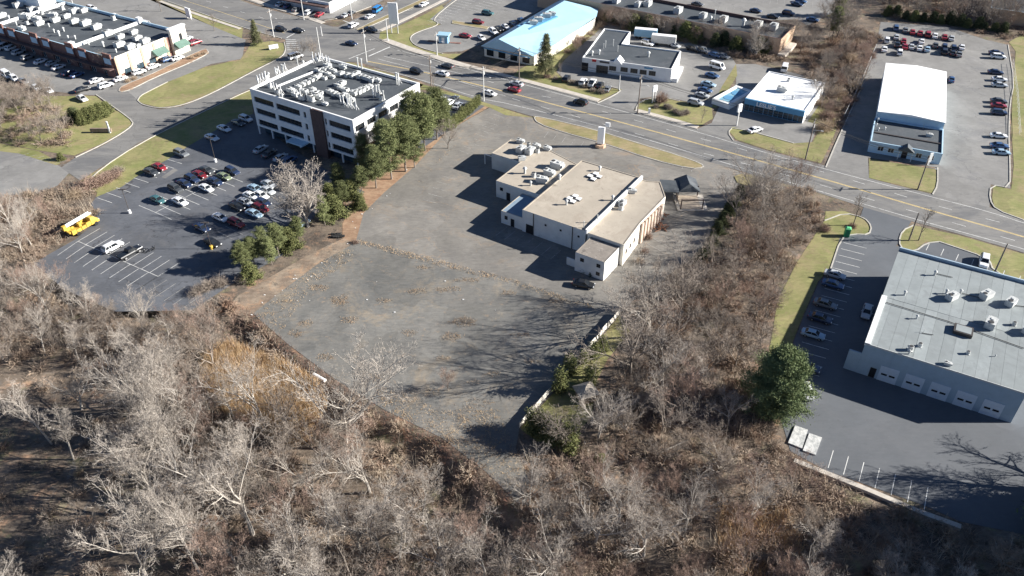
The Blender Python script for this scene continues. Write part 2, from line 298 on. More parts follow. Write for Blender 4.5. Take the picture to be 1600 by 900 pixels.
# lawns and verges
lawns = [('lawn', [(215,157),(219,150),(232,143),(262,128),(320,105),(375,93),(385,80),(392,68),(425,64),(444,68),(446,76),(440,88),(400,107),(330,145),(285,163),(250,168),(224,162)], 'grass island inside the curve of the access road'),
 ('lawn', [(500,101),(545,97),(640,124),(662,132),(640,150),(480,96),(395,140),(395,178),(360,190),(300,225),(262,249),(215,275),(190,292),(150,308),(152,300),(130,290),(125,283),(160,262),(215,226),(300,183),(400,136),(487,104)], 'long lawn between the access road and the office lot'),
 ('lawn', [(150,150),(172,170),(190,176),(206,190),(205,196),(188,208),(158,225),(116,243),(60,235),(0,222),(-80,200),(-80,160),(60,150)], 'grass corner with the cedar hedge'),
 ('lawn', [(1288,345),(1290,330),(1320,330),(1350,340),(1362,354),(1358,366),(1330,366),(1312,372),(1296,420),(1278,440),(1256,490),(1228,560),(1220,600),(1222,655),(1215,640),(1200,560),(1215,470),(1245,410)], 'strip of lawn beside the garage lot'),
 ('lawn', [(1404,375),(1410,360),(1428,352),(1500,368),(1600,397),(1900,482),(1900,560),(1600,443),(1552,424),(1545,404),(1468,378),(1447,378),(1430,392),(1412,390)], 'grass verge between the main road and the garage building'),
 ('lawn', [(1358,248),(1358,278),(1457,302),(1464,290),(1465,265),(1420,258)], 'small front lawn of the white warehouse'),
 ('lawn', [(1552,290),(1580,296),(1584,258),(1580,200),(1582,150),(1587,80),(1576,66),(1620,40),(1900,60),(1900,420),(1600,344),(1555,326),(1550,310)], 'grass along the right edge beyond the lot'),
 ('lawn', [(1000,160),(1010,155),(1035,151),(1062,158),(1112,168),(1114,185),(1090,199),(1060,190),(1000,176),(992,172)], 'grass island with shrubs in front of the white store'),
 ('lawn', [(1140,206),(1144,198),(1240,224),(1270,222),(1284,195),(1262,190),(1290,150),(1320,130),(1325,150),(1300,220),(1283,255),(1200,234),(1150,218)], 'grass in front of and beside the pool store'),
 ('lawn', [(1128,135),(1150,100),(1152,118),(1120,168),(1112,168)], 'narrow grass strip left of the pool store'),
 ('lawn', [(838,95),(872,78),(905,55),(938,45),(880,95),(868,112),(880,124),(955,138),(972,140),(938,157),(800,121),(812,108)], 'grass round the spruce beside the blue roof'),
 ('lawn', [(592,60),(594,50),(625,40),(660,24),(690,8),(694,12),(672,30),(688,38),(650,50),(640,58),(645,70),(662,78),(692,84),(722,84),(712,93),(650,78)], 'dry grass round the tall white sign'),
 ('lawn', [(235,0),(262,-4),(380,38),(378,60),(330,40),(200,-20)], 'grass with small trees along the main road'),
 ('lawn', [(-150,205),(0,224),(60,236),(95,255),(88,258),(30,240),(-150,218)], 'grass edge of the left lot'),
 ('lawn', [(640,126),(760,160),(800,174),(833,184),(790,180),(765,168),(680,142),(655,140)], 'grass verge in front of the office side lot')]
for n, p, l in lawns: patch(n, p, Z2+0.003 if 'verge' not in l else Z2+0.003, m_grass, l)
patch('verge', [(833,182),(850,185),(930,204),(1000,226),(1060,244),(1095,257),(1098,262),(1080,263),(1020,249),(940,222),(880,206),(840,192)], 0, m_verge, 'long dry grass island between the road and the vacant lot', h=0.13)
patch('verge', [(1147,276),(1158,272),(1178,276),(1186,286),(1172,292),(1152,286)], 0, m_verge, 'small round dry island at the vacant lot entrance', h=0.13)
patch('garden', [(968,492),(905,572),(812,670),(840,690),(890,690),(925,650),(930,600),(950,560),(985,520)], Z2, m_grass, 'overgrown garden inside the white fence')
patch('lot_island', [(707,32),(765,42),(760,46),(706,37)], 0, m_verge, 'narrow island in the restaurant lot', h=0.13)
patch('median', [(556,46),(640,8),(690,-15),(694,-12),(645,12),(562,48)], 0, m_verge, 'dry grass median in the side street', h=0.13)
patch('planting_bed', [(185,142),(190,135),(240,115),(300,85),(322,76),(326,83),(300,97),(240,122),(205,140),(190,144)], 0, m_mulch, 'curved planting bed beside the plaza end wall', h=0.13)
# sidewalks
def walk(pts, wd, label, z=0.0, h=0.12):
    mb = MB(); ribbon(mb, [G(u, v) for u, v in smooth(pts)], wd, z, h); tag(mb.build('sidewalk', m_walk), label, kind='structure')
walk([(300,-34),(400,2),(470,24),(505,36)], 2.2, 'pale sidewalk on the far side of the road, left of the side street')
walk([(600,62),(650,80),(720,101),(735,105)], 3.0, 'pale sidewalk in front of the tall white sign')
walk([(735,104),(800,121),(870,139),(936,157)], 2.0, 'pale sidewalk below the spruce')
walk([(993,172),(1050,187),(1090,199)], 1.8, 'pale sidewalk along the shrub island')
walk([(250,2),(300,20),(375,45)], 1.4, 'pale sidewalk on the near side of the road, top left')
walk([(594,48),(640,27),(700,-3)], 1.6, 'pale sidewalk along the side street')
# kerbs
curb([(215,157),(219,150),(232,143),(262,128)]); curb([(444,66),(447,78),(440,90),(400,109),(330,147),(285,165),(250,170),(222,164),(215,157)], it=2)
curb([(150,148),(190,176),(208,190),(206,197),(188,210),(158,227),(118,246)]); curb([(130,290),(160,262),(215,226),(300,183),(400,136),(487,104)])
curb([(934,161),(960,149),(972,140),(955,136)]); curb([(1000,178),(992,172),(1000,158),(1030,151),(1062,158)]); curb([(1146,220),(1137,207),(1146,198),(1240,224)])
curb([(1457,304),(1465,290),(1465,262)]); curb([(1575,70),(1585,130),(1578,160),(1576,210),(1578,255),(1578,294),(1548,289),(1546,312),(1556,328),(1600,344)], it=1)
curb([(1288,345),(1320,333),(1350,340),(1362,354),(1358,367),(1332,366),(1314,372),(1298,420)]); curb([(1468,378),(1447,380),(1430,393),(1411,391),(1404,378),(1410,360),(1428,352)])
curb([(1468,378),(1545,404),(1552,424),(1600,443)]); curb([(692,84),(660,76),(644,68),(640,58),(652,50),(690,38),(672,30),(740,-20)], it=2)
curb([(185,142),(190,135),(240,115),(300,85),(322,76),(327,83),(300,97),(240,122),(205,140),(190,144)], closed=True)
curb([(833,182),(850,184),(930,203),(1000,225),(1060,243),(1096,256),(1100,262),(1080,264),(1020,250),(940,223),(880,207),(840,193)], closed=True)
curb([(556,46),(640,8),(690,-15),(694,-12),(645,12),(562,48)], closed=True); curb([(707,32),(765,42),(760,46),(706,37)], closed=True)
curb([(300,-30),(400,6),(500,33),(530,29),(580,10)]); curb([(612,70),(650,81),(735,106),(800,123),(934,160)]); curb([(1000,177),(1090,202)]); curb([(262,2),(375,42),(440,60)])
curb([(1350,128),(1310,215),(1290,262)])
tag(curbs.build('curb', m_curb), 'pale concrete kerbs edging roads, islands and lots', kind='structure')
# road markings
mk = MB(); ZL = Z4
def line(pts, wd=0.15, dash=None, off=0.0, mi=0, z=None, sm=1):
    P = [G(u, v) for u, v in smooth(pts, it=sm)]
    if off:
        Q = []
        for i, p in enumerate(P):
            d = (P[min(i+1, len(P)-1)]-P[max(i-1, 0)]).normalized(); Q.append(p+Vector((-d.y, d.x, 0))*off)
        P = Q
    if not dash: ribbon(mk, P, wd, z or ZL, mi=mi); return
    on, gap = dash; L_ = [0]
    for i in range(1, len(P)): L_.append(L_[-1]+(P[i]-P[i-1]).length)
    def at(s):
        for i in range(1, len(P)):
            if L_[i] >= s: t = (s-L_[i-1])/(L_[i]-L_[i-1]); return P[i-1].lerp(P[i], t)
        return P[-1]
    s = 0
    while s+on < L_[-1]: ribbon(mk, [at(s), at(s+on)], wd, z or ZL, mi=mi); s += on+gap
yel = [(575,96),(675,115),(790,143),(890,170),(985,195),(1085,223),(1200,255),(1340,295),(1440,325),(1600,370),(1900,458)]
line(yel, 0.17, off=0.16, mi=1); line(yel, 0.17, off=-0.16, mi=1)
line([(100,-70),(270,-5),(380,30),(445,52)], 0.17, mi=1)
line([(585,107),(650,122),(750,154),(800,163),(935,197),(1025,222),(1125,252),(1200,275),(1275,297),(1350,319),(1425,341),(1475,355),(1600,389),(1900,474)], 0.16)
line([(620,78),(720,105),(800,127),(937,164),(992,179),(1090,206),(1200,240),(1282,262),(1360,283),(1457,308),(1550,332),(1600,349),(1900,432)], 0.16)
line([(590,92),(690,118),(790,150)], 0.14); line([(600,88),(700,110),(760,126)], 0.14)
line([(800,154),(890,179),(985,206),(1085,236),(1200,265),(1340,306),(1440,334),(1600,380),(1900,466)], 0.14, (3, 7.5))
line([(760,126),(833,148),(890,157),(950,177),(1005,191),(1060,208),(1160,233),(1240,256),(1320,278),(1390,300),(1475,325),(1600,357),(1900,445)], 0.14, (3, 7.5))
line([(120,-50),(270,-15),(400,26),(500,52)], 0.14, (3, 7.5))
line([(576,88),(610,73)], 0.5, sm=0); line([(545,92),(585,76)], 0.3, sm=0); line([(448,59),(464,50)], 0.4, sm=0); line([(536,32),(552,38)], 0.4, sm=0)
line([(590,38),(640,16),(690,-6)], 0.14, (3, 6)); line([(555,32),(600,12),(650,-12)], 0.14, (3, 6))
for k in range(6): line([(446+k*0.5,62+k*3.2),(462+k*1.5,62+k*3.0)], 0.35, sm=0)
mkf = MB()
def stalls(p0, p1, e0, pitch=2.75, wd=0.12, e1=None, spine=False, faded=False, skip=()):
    a, b, c = G(*p0), G(*p1), G(*e0); d = c-a; d1 = (G(*e1)-b) if e1 else d
    n = max(1, round((b-a).length/pitch)); t_ = mkf if faded else mk
    for i in range(n+1):
        if i in skip: continue
        t = i/n; s = a.lerp(b, t); ribbon(t_, [s, s+d.lerp(d1, t)], wd, ZL)
    if spine: ribbon(t_, [a, b], wd, ZL+0.002)
# office lot
stalls((90,399),(214,453),(122,377), e1=(247,432)); stalls((122,377),(247,432),(156,357), e1=(278,412), spine=True)
stalls((214,453),(300,488),(247,432), faded=True)
stalls((152,309),(262,249),(175,317)); stalls((217,321),(330,262),(243,332)); stalls((243,332),(355,275),(268,343), spine=True)
stalls((340,362),(440,290),(368,376), faded=True)
# garage lot
stalls((1318,379),(1236,575),(1354,388), e1=(1280,588), wd=0.12)
stalls((1452,381),(1620,440),(1447,391), pitch=3.0); stalls((1302,704),(1450,761),(1294,731), e1=(1444,796), pitch=2.45)
# left lot, plaza, restaurant, warehouse, rear
stalls((18,246),(92,259),(45,240), pitch=2.7, faded=True); stalls((0,288),(-60,300),(20,280), faded=True)
stalls((640,72-9),(690,20),(652,66), faded=True, skip=(0,1,2)); stalls((668,32),(730,-8),(690,37), pitch=2.7); stalls((700,50),(820,2),(720,57), pitch=2.7, faded=True); stalls((730,14),(800,-20),(752,20), pitch=2.7)
stalls((1392,46),(1500,62),(1394,38), faded=True); stalls((1572,90),(1576,240),(1550,89), faded=True)
stalls((985,8),(1240,28),(990,0), faded=True); stalls((1020,-8),(1270,12),(1024,-16), faded=True); stalls((290,80),(318,66),(280,74))
stalls((440,30),(530,20),(444,24), faded=True)
# vacant lot: faint old stalls
stalls((770,178),(718,235),(788,184), faded=True); stalls((930,222),(1080,268),(936,214), faded=True); stalls((662,312),(690,275),(684,318), faded=True); stalls((850,215),(920,235),(857,206), faded=True)
stalls((1010,380),(1062,345),(1032,392), faded=True); stalls((775,368),(860,405),(792,355), faded=True)
tag(mk.build('road_marking', [m_line, m_yel]), 'white and yellow painted lines on the road and lots', kind='structure')
tag(mkf.build('road_marking', m_linef), 'faded parking stall lines on the older lots', kind='structure')
patch('asphalt_patch', [(252,277),(272,263),(278,266),(258,279)], Z4+.004, m_road, 'rectangular dark repair in the office lot')
m_salt = M('speckled_white_slab', (0.62, 0.62, 0.60), 0.9, 0.0, 2.0, col2=(0.30, 0.31, 0.31), detail=9)
def prismthing(name, pts, h, m, label, cat, group=None):
    P = [G(u, v) for u, v in pts]; c = sum(P, Vector())/len(P); mb = MB(); mb.prism([(p.x-c.x, p.y-c.y) for p in P], 0, h, bottom=True)
    return tag(mb.build(name, m, loc=c), label, cat, group)
prismthing('concrete_slab', [(1242,666),(1262,673),(1253,702),(1231,693)], 0.25, m_salt, 'left one of two white speckled slabs at the lot edge', 'slab')
prismthing('concrete_slab', [(1264,678),(1284,685),(1274,712),(1254,705)], 0.25, m_salt, 'right one of two white speckled slabs at the lot edge', 'slab')
# ------------------------------------------------ buildings
m_white = M('white_stucco', (0.74, 0.74, 0.73), 0.85, 0.05, 0.5, bump=0.05, spot=[((0.58, 0.58, 0.56), 0.5, 0.6, 0.8)])
m_cream = M('cream_wall', (0.70, 0.66, 0.58), 0.85, 0.07, 0.4, spot=[((0.50, 0.44, 0.36), 0.6, 0.6, 0.8)])
m_blk = M('white_painted_block', (0.66, 0.66, 0.63), 0.9, 0.07, 0.4, bump=0.15, spot=[((0.45, 0.44, 0.41), 0.35, 0.58, 0.75)])
m_brickO = M('red_brick', (0.20, 0.11, 0.095), 0.9, 0.2, 3, bump=0.2, spot=[((0.5, 0.36, 0.26), 0.8, 0.55, 0.7)])
m_pier = M('faded_brick', (0.44, 0.35, 0.29), 0.9, 0.15, 3, bump=0.2)
m_brickT = M('tan_brick', (0.48, 0.34, 0.24), 0.9, 0.15, 3, bump=0.2)
m_brown = M('brown_metal_panel', (0.10, 0.065, 0.06), 0.7, 0.12, 0.8, spot=[((0.15, 0.1, 0.09), 0.7, 0.55, 0.7)])
m_rooftan = M('tan_gravel_roof', (0.385, 0.34, 0.28), 0.95, 0.10, 0.12, bump=0.15, detail=9, spot=[((0.31, 0.265, 0.215), 0.14, 0.50, 0.68), ((0.25, 0.215, 0.175), 0.8, 0.57, 0.70), ((0.22, 0.19, 0.155), 0.25, 0.60, 0.68)])
m_roofold = M('stained_grey_roof', (0.23, 0.205, 0.18), 0.95, 0.15, 0.4, bump=0.2, detail=9, spot=[((0.09, 0.08, 0.075), 0.4, 0.55, 0.65), ((0.48, 0.45, 0.42), 1.2, 0.58, 0.66)])
m_roofdk = M('dark_membrane_roof', (0.07, 0.08, 0.09), 0.8, 0.12, 0.15, bump=0.05, detail=8, spot=[((0.125, 0.13, 0.14), 0.12, 0.52, 0.7), ((0.05, 0.052, 0.06), 0.6, 0.6, 0.7)])
m_roofpan = M('pale_roof_sheet', (0.245, 0.27, 0.275), 0.8, 0.10, 0.25, rnd=0.13, bump=0.08, detail=9, spot=[((0.19, 0.205, 0.21), 0.25, 0.5, 0.7), ((0.20, 0.20, 0.20), 1.0, 0.64, 0.7)])
m_roofwh = M('white_membrane_roof', (0.86, 0.86, 0.85), 0.6, 0.02, 0.3, spot=[((0.62, 0.61, 0.58), 0.3, 0.55, 0.8), ((0.50, 0.49, 0.47), 1.2, 0.63, 0.72)])
m_roofblue = M('pale_blue_metal_roof', (0.31, 0.49, 0.60), 0.45, 0.04, 0.3, metal=0.0, spec=0.5, spot=[((0.32, 0.44, 0.52), 0.5, 0.5, 0.75)])
m_bluewall = M('blue_metal_wall', (0.20, 0.36, 0.50), 0.6, 0.06, 0.5)
m_bluefas = M('blue_fascia', (0.10, 0.27, 0.44), 0.6, 0.06, 0.5)
m_bluemet = M('light_blue_metal', (0.42, 0.58, 0.70), 0.6, 0.05, 0.5)
m_garwall = M('grey_blue_metal_siding', (0.32, 0.41, 0.49), 0.7, 0.05, 0.5, spot=[((0.26, 0.33, 0.40), 0.4, 0.55, 0.75)])
m_garlt = M('garage_door_white', (0.55, 0.62, 0.70), 0.6, 0.04, 1)
m_glass = M('dark_window_glass', (0.02, 0.024, 0.028), 0.12, spec=0.6)
m_glassb = M('shop_window_glass', (0.035, 0.06, 0.08), 0.12, 0.3, 1.5, spec=0.6)
m_dark = M('dark_opening', (0.02, 0.02, 0.022), 0.9)
m_mull = M('dark_bronze_frame', (0.07, 0.06, 0.055), 0.5)
m_frame = M('white_frame', (0.7, 0.7, 0.69), 0.6)
m_ac = M('galvanised_cabinet', (0.47, 0.48, 0.47), 0.5, 0.12, 2, spec=0.5, spot=[((0.38, 0.38, 0.36), 1.5, 0.6, 0.75)])
m_fan = M('dark_fan_grille', (0.05, 0.05, 0.05), 0.6)
m_red = M('red_paint', (0.40, 0.03, 0.03), 0.6)
m_wood = M('weathered_wood', (0.22, 0.17, 0.13), 0.9, 0.2, 2, stretch=(1, 1, 0.2))
m_pole = M('grey_pole_wood', (0.20, 0.165, 0.14), 0.9, 0.15, 2)
m_steel = M('galvanised_steel', (0.55, 0.55, 0.54), 0.5, spec=0.5)
m_gutter = M('white_metal_trim', (0.80, 0.80, 0.79), 0.5)
m_greenaw = M('green_canvas', (0.11, 0.18, 0.15), 0.8, 0.1, 1)
m_rust = M('rusty_brown', (0.22, 0.11, 0.07), 0.9, 0.2, 1.5)

def frame(a, b, z):
    A, B = G(*a, z), G(*b, z); d = B-A
    return Vector((A.x, A.y, 0)), math.atan2(d.y, d.x), d.length
def loc_of(o, p, z):
    """photo point at height z -> the building's own x, y"""
    P = G(*p, z); v = P-Vector((o.location.x, o.location.y, z)); r = -o.rotation_euler.z
    return (v.x*math.cos(r)-v.y*math.sin(r), v.x*math.sin(r)+v.y*math.cos(r))
def walls_roof(o, pts, z0, z1, mw, mr, par=0.35, pt=0.3, mp=None, wname='wall', rname='roof', sink=0.0, rim=None):
    """solid walls with a recessed flat roof inside a parapet rim (rim: edges that carry it)"""
    n = len(pts); a = sum(pts[i][0]*pts[(i+1)%n][1]-pts[(i+1)%n][0]*pts[i][1] for i in range(n))
    if a < 0: pts = pts[::-1]
    w_ = MB()
    for i in range(n):
        p, q = pts[i], pts[(i+1)%n]; w_.add([(p[0],p[1],z0),(q[0],q[1],z0),(q[0],q[1],z1),(p[0],p[1],z1)], [(0,1,2,3)])
    wo = w_.build(wname, mw, o)
    ins = []
    for i in range(n):
        p0, p, p1 = Vector(pts[i-1]), Vector(pts[i]), Vector(pts[(i+1)%n])
        d0, d1 = (p-p0).normalized(), (p1-p).normalized(); n0, n1 = Vector((-d0.y, d0.x)), Vector((-d1.y, d1.x))
        b = (n0+n1); b = b/max(0.3, b.dot(n1)) if b.length > 1e-4 else n1
        ins.append(p+b*pt)
    zr = z1-par
    r = MB(); r.sheet([(p.x, p.y, zr) for p in ins]); ro = r.build(rname, mr, o)
    c = MB()
    for i in range(n):
        j = (i+1)%n; p, q, P, Q = pts[i], pts[j], ins[i], ins[j]
        c.add([(p[0],p[1],z1),(q[0],q[1],z1),(Q.x,Q.y,z1),(P.x,P.y,z1),(P.x,P.y,zr),(Q.x,Q.y,zr)], [(0,1,2,3),(3,2,5,4)])
    c.build('parapet', mp or mw, o)
    return wo, ro
AC = {}
def ac_mesh(kind):
    if kind in AC: return AC[kind]
    a = MB(); f = MB()
    if kind == 'box':      # packaged rooftop unit on a curb with hood
        a.box(-1.1,1.1,-0.75,0.75,0.15,1.25); a.box(-1.0,1.0,-0.65,0.65,0,0.15); a.box(1.1,1.5,-0.5,0.5,0.5,1.1); a.box(-1.12,-0.1,-0.77,0.77,1.25,1.32)
        f.tube((-0.6,0,1.32),(-0.6,0,1.40),0.42,n=12); a.box(0.2,0.7,-0.25,0.25,1.25,1.36)
    elif kind == 'big':
        a.box(-1.7,1.7,-1.05,1.05,0.25,1.8); a.box(-1.6,1.6,-0.95,0.95,0,0.25); a.box(1.7,2.2,-0.8,0.8,0.7,1.5); a.box(-1.72,-0.5,-1.07,1.07,1.8,1.9)
        f.tube((-1.1,0.0,1.9),(-1.1,0.0,2.0),0.5,n=12); a.box(0.2,0.9,-0.2,0.6,1.8,1.98)
    elif kind == 'cond':   # round-topped condenser
        a.tube((0,0,0.08),(0,0,0.95),0.48,n=12); a.box(-0.5,0.5,-0.5,0.5,0,0.08); f.tube((0,0,0.95),(0,0,1.0),0.36,n=10)
    elif kind == 'vent':
        a.tube((0,0,0),(0,0,0.7),0.16,n=8); a.tube((0,0,0.7),(0,0,0.95),0.3,0.12,n=8)
    elif kind == 'pipe':
        a.tube((0,0,0),(0,0,1.6),0.09,n=6); a.tube((0,0,1.6),(0,0,1.75),0.15,n=6)
    AC[kind] = (a.mesh('air_conditioner', m_ac), f.mesh('fan', m_fan) if f.v else None); return AC[kind]
NM = {'box': 'air_conditioner', 'big': 'air_conditioner', 'cond': 'condenser', 'vent': 'roof_vent', 'pipe': 'vent_pipe'}
def roof_units(bld, items, z, roof=None):
    """items: (u, v of the unit's base, kind, turn degrees, scale)"""
    for it in items:
        u, v, k = it[:3]; rot = it[3] if len(it) > 3 else 0; s = it[4] if len(it) > 4 else 1
        x, y = loc_of(bld, (u, v), z); a, f = ac_mesh(k)
        o = link(NM[k], a, bld, (x, y, z), math.radians(rot)); o.scale = (s, s, s)
        if f: link('fan', f, o)
def window(parent, x, y, z, w_, h_, axis='x', out=-1, panes=1, rows=1, mg=None, mf=None, fr=0.08, name='window', dep=0.06):
    """framed opening set on a wall: frame bars proud of the wall, glass just behind them"""
    mg = mg or m_glass; mf = mf or m_mull; f = MB(); g = MB(); d = dep*out
    def bx(mb, a0, a1, z0, z1, d0, d1):
        if axis == 'x': mb.box(a0, a1, min(y+d0, y+d1), max(y+d0, y+d1), z0, z1)
        else: mb.box(min(x+d0, x+d1), max(x+d0, x+d1), a0, a1, z0, z1)
    c = x if axis == 'x' else y; a0, a1 = c-w_/2, c+w_/2
    bx(f, a0, a1, z, z+fr, 0.004*out, d); bx(f, a0, a1, z+h_-fr, z+h_, 0.004*out, d)
    for i in range(panes+1):
        q_ = a0+(w_-fr)*i/panes; bx(f, q_, q_+fr, z+fr, z+h_-fr, 0.004*out, d)
    for i in range(1, rows): bx(f, a0+fr, a1-fr, z+h_*i/rows-fr/2, z+h_*i/rows+fr/2, 0.005*out, d*0.9)
    o = f.build(name, mf, parent)
    bx(g, a0+0.02, a1-0.02, z+0.02, z+h_-0.02, 0.002*out, d*0.4); g.build('pane', mg, o); return o

# --- A: white four-storey office building
HO = 13.6
loc, rz, W = frame((390,138.5), (552.2,188.9), HO)
off = empty('office_building', loc, rz, 'white four-storey office building with ribbon windows and many rooftop units', 'office building')
D = loc_of(off, (654.4,129.6), HO)[1]
XE = loc_of(off, (654.4,129.6), HO)[0]
W = (W+XE)/2
bc0, bc1 = loc_of(off, (485,168.5), HO)[0], loc_of(off, (503,174.5), HO)[0]
zb = 2.6
def slab_front(x0, x1, groups):
    # white facade with real openings: spandrels, piers and recessed glass
    rows = [(3.2, 4.9), (6.6, 8.3), (10.0, 11.7)]
    mb = MB(); zs = [zb]+[q_ for r in rows for q_ in r]+[HO]
    for i in range(0, len(zs), 2): mb.box(x0, x1, 0.0, 0.45, zs[i], zs[i+1])
    edges = [x0]+[q_ for g_ in groups for q_ in g_]+[x1]
    for (r0, r1) in rows:
        for i in range(0, len(edges), 2): mb.box(edges[i], edges[i+1], 0.0, 0.45, r0, r1)
    mb.build('facade', m_white, off)
    for (r0, r1) in rows:
        for (a, b) in groups:
            n = max(1, round((b-a)/1.35)); f = MB(); gl = MB()
            for k in range(n+1):
                q_ = a+(b-a-0.1)*k/n; f.box(q_, q_+0.1, 0.3, 0.42, r0, r1)
            f.box(a, b, 0.3, 0.43, r0+0.65, r0+0.73); wd = f.build('window', m_mull, off)
            for k in range(n):
                p = MB().box(a+(b-a)*k/n+0.1, a+(b-a)*(k+1)/n, 0.35, 0.37, r0, r1); p.build('pane', m_glass, wd)
L0 = bc0
slab_front(0, L0-0.003, [(1.0, L0*0.37), (L0*0.415, L0*0.80), (L0*0.86, L0*0.90)])
R0 = bc1; RW = W-R0
slab_front(R0+0.003, W-0.003, [(R0+0.25, R0+0.9), (R0+RW*0.17, R0+RW*0.88)])
MB().box(bc0, bc1, -0.5, 0.6, 0, HO-0.3).build('stair_tower', m_brown, off)
# right (sunlit) end wall and the other two
def side_wall(axis, c, a0, a1, out, mat=None):
    rows = [(3.2, 4.9), (6.6, 8.3), (10.0, 11.7)]; mb = MB(); n = int((a1-a0)/4.2); st = (a1-a0)/n
    def bx(p, q_, z0, z1, d0=0.0, d1=0.45):
        e0, e1 = sorted((c-out*d0, c-out*d1))
        if axis == 'y': mb.box(e0, e1, p, q_, z0, z1)
        else: mb.box(p, q_, e0, e1, z0, z1)
    zs = [zb]+[q_ for r in rows for q_ in r]+[HO]
    for i in range(0, len(zs), 2): bx(a0, a1, zs[i], zs[i+1])
    for (r0, r1) in rows:
        for k in range(n+1):
            h = 0.55; p = a0+k*st; bx(max(a0, p-h), min(a1, p+h), r0, r1)
    mb.build('facade', m_white, off)
    for (r0, r1) in rows:
        for k in range(n):
            f = MB(); g_ = MB(); p, q_ = a0+k*st+0.55, a0+(k+1)*st-0.55
            for t in range(4):
                s = p+(q_-p-0.1)*t/3; e0, e1 = sorted((c-out*0.25, c-out*0.38))
                (f.box(e0, e1, s, s+0.1, r0, r1) if axis == 'y' else f.box(s, s+0.1, e0, e1, r0, r1))
            e0, e1 = sorted((c-out*0.26, c-out*0.37))
            for z_ in (r0+0.004, r1-0.104): (f.box(e0, e1, p, q_, z_, z_+0.1) if axis == 'y' else f.box(p, q_, e0, e1, z_, z_+0.1))
            wd = f.build('window', m_mull, off); e0, e1 = sorted((c-out*0.30, c-out*0.33))
            (g_.box(e0, e1, p, q_, r0, r1) if axis == 'y' else g_.box(p, q_, e0, e1, r0, r1)); g_.build('pane', m_glass, wd)
side_wall('y', W, 0.003, D-0.003, 1); side_wall('y', 0, 0.46, D-0.46, -1); side_wall('x', D, 0.46, W-0.46, 1)
MB().box(1.2, W-1.2, 1.5, D-1.5, 0, zb+0.1).box(0.46, W-0.46, 0.46, D-0.46, zb-0.01, zb+0.15).build('ground_floor', m_glassb, off)
for k in range(8): MB().box(0.1+k*(W-0.6)/7, 0.5+k*(W-0.6)/7, 0.05, 0.4, 0, zb).build('column', m_white, off)
for k in range(1, 6): MB().box(W-0.45, W-0.05, k*D/6, k*D/6+0.4, 0, zb).build('column', m_white, off)
cx = loc_of(off, (470, 232), 2.6)[0]
MB().box(bc0-9, bc0-3, -2.6, -0.01, 2.35, 2.7).build('entrance_canopy', m_bluemet, off)
rf = MB().box(0.46, W-0.46, 0.46, D-0.46, HO-0.8, HO-0.55).build('roof', m_roofdk, off)
p = MB(); p.box(-0.05, W+0.05, -0.05, 0.4, HO, HO+0.08); p.box(-0.05, W+0.05, D-0.4, D+0.05, HO, HO+0.08); p.box(-0.05, 0.4, 0.4, D-0.4, HO, HO+0.08); p.box(W-0.4, W+0.05, 0.4, D-0.4, HO, HO+0.08)
p.build('parapet', m_white, off)
# divider wall and walkway on the roof
u0 = loc_of(off, (432,136), HO-0.5); u1 = loc_of(off, (492,112), HO-0.5)
mb = MB(); ribbon(mb, [Vector((*u0, 0)), Vector((*u1, 0))], 0.35, HO-0.55, HO-0.15); mb.build('roof_upstand', m_white, off)
U = []
rr = random.Random(3)
zr = HO-0.55
for (u, v) in [(466,138),(473,134),(480,131),(487,127),(493,124),(499,120),(503,116),(497,112),(507,111),(514,110),(521,113),(527,118),(512,118),(519,122),(507,124)]: U.append((u, v, 'box', rr.choice([0, 90, 180]), rr.uniform(.65, .85)))
for (u, v) in [(455,144),(462,150),(476,146),(484,150),(492,149),(498,154),(489,142),(500,148)]: U.append((u, v, 'box', rr.choice([0, 180]), rr.uniform(.75, .95)))
for (u, v) in [(533,118),(543,120),(551,121),(558,117),(563,122),(571,124),(577,126),(583,128),(590,128)]: U.append((u, v, 'box', rr.choice([0, 90]), rr.uniform(.7, .9)))
for (u, v) in [(516,146),(523,149),(530,151),(537,153),(544,155),(549,158),(532,140),(540,144),(527,135),(535,133),(553,148),(560,146),(566,143),(572,140),(578,137)]: U.append((u, v, 'box', rr.choice([0, 180, 90]), rr.uniform(.7, .95)))
U += [(512,105,'big',0,.6),(536,107,'big',0,.6),(508,164,'big',0,.45)]
for k in range(34):
    a = rr.random()
    u, v = [(420+a*22, 138+a*16), (440+a*60, 108-a*10+rr.uniform(-4, 6)), (405+a*40, 130-a*20), (468+a*40, 155+a*5), (540+a*18, 160+a*8), (590+a*10, 152+a*4)][k % 6]
    U.append((u+rr.uniform(-3, 3), v+rr.uniform(-2, 2), rr.choice(['vent', 'pipe', 'cond', 'pipe']), 0, rr.uniform(1.1, 1.7)))
for (u, v) in [(620,132),(623,133),(589,152),(593,151),(560,108),(566,110)]: U.append((u, v, 'pipe', 0, 2.0))
roof_units(off, U, zr)
# antenna frames: white panels on posts along the parapets
am = MB(); am.tube((0,0,0),(0,0,2.6),0.06,n=5); am.box(-0.15,0.15,-0.12,-0.02,0.9,2.7); am.tube((-0.5,0.5,0),(0,0,1.6),0.04,n=4); am.tube((0.5,0.5,0),(0,0,1.6),0.04,n=4)
am = am.mesh('antenna_panel', m_gutter)
for (u, v) in [(404,132),(408,130),(412,128),(416,126),(432,119),(437,117),(442,114),(447,112),(424,139),(429,142),(434,145),(440,147),(461,152),(466,154),(471,156),(490,99),(495,97),(500,96),(505,97),(511,100),(515,102),(619,128),(624,130),(584,153),(588,151),(592,149),(533,163),(538,166),(544,168),(550,170),(557,172)]:
    x, y = loc_of(off, (u, v), zr); link('antenna_panel', am, off, (x, y, zr), rr.uniform(-.4, .4))

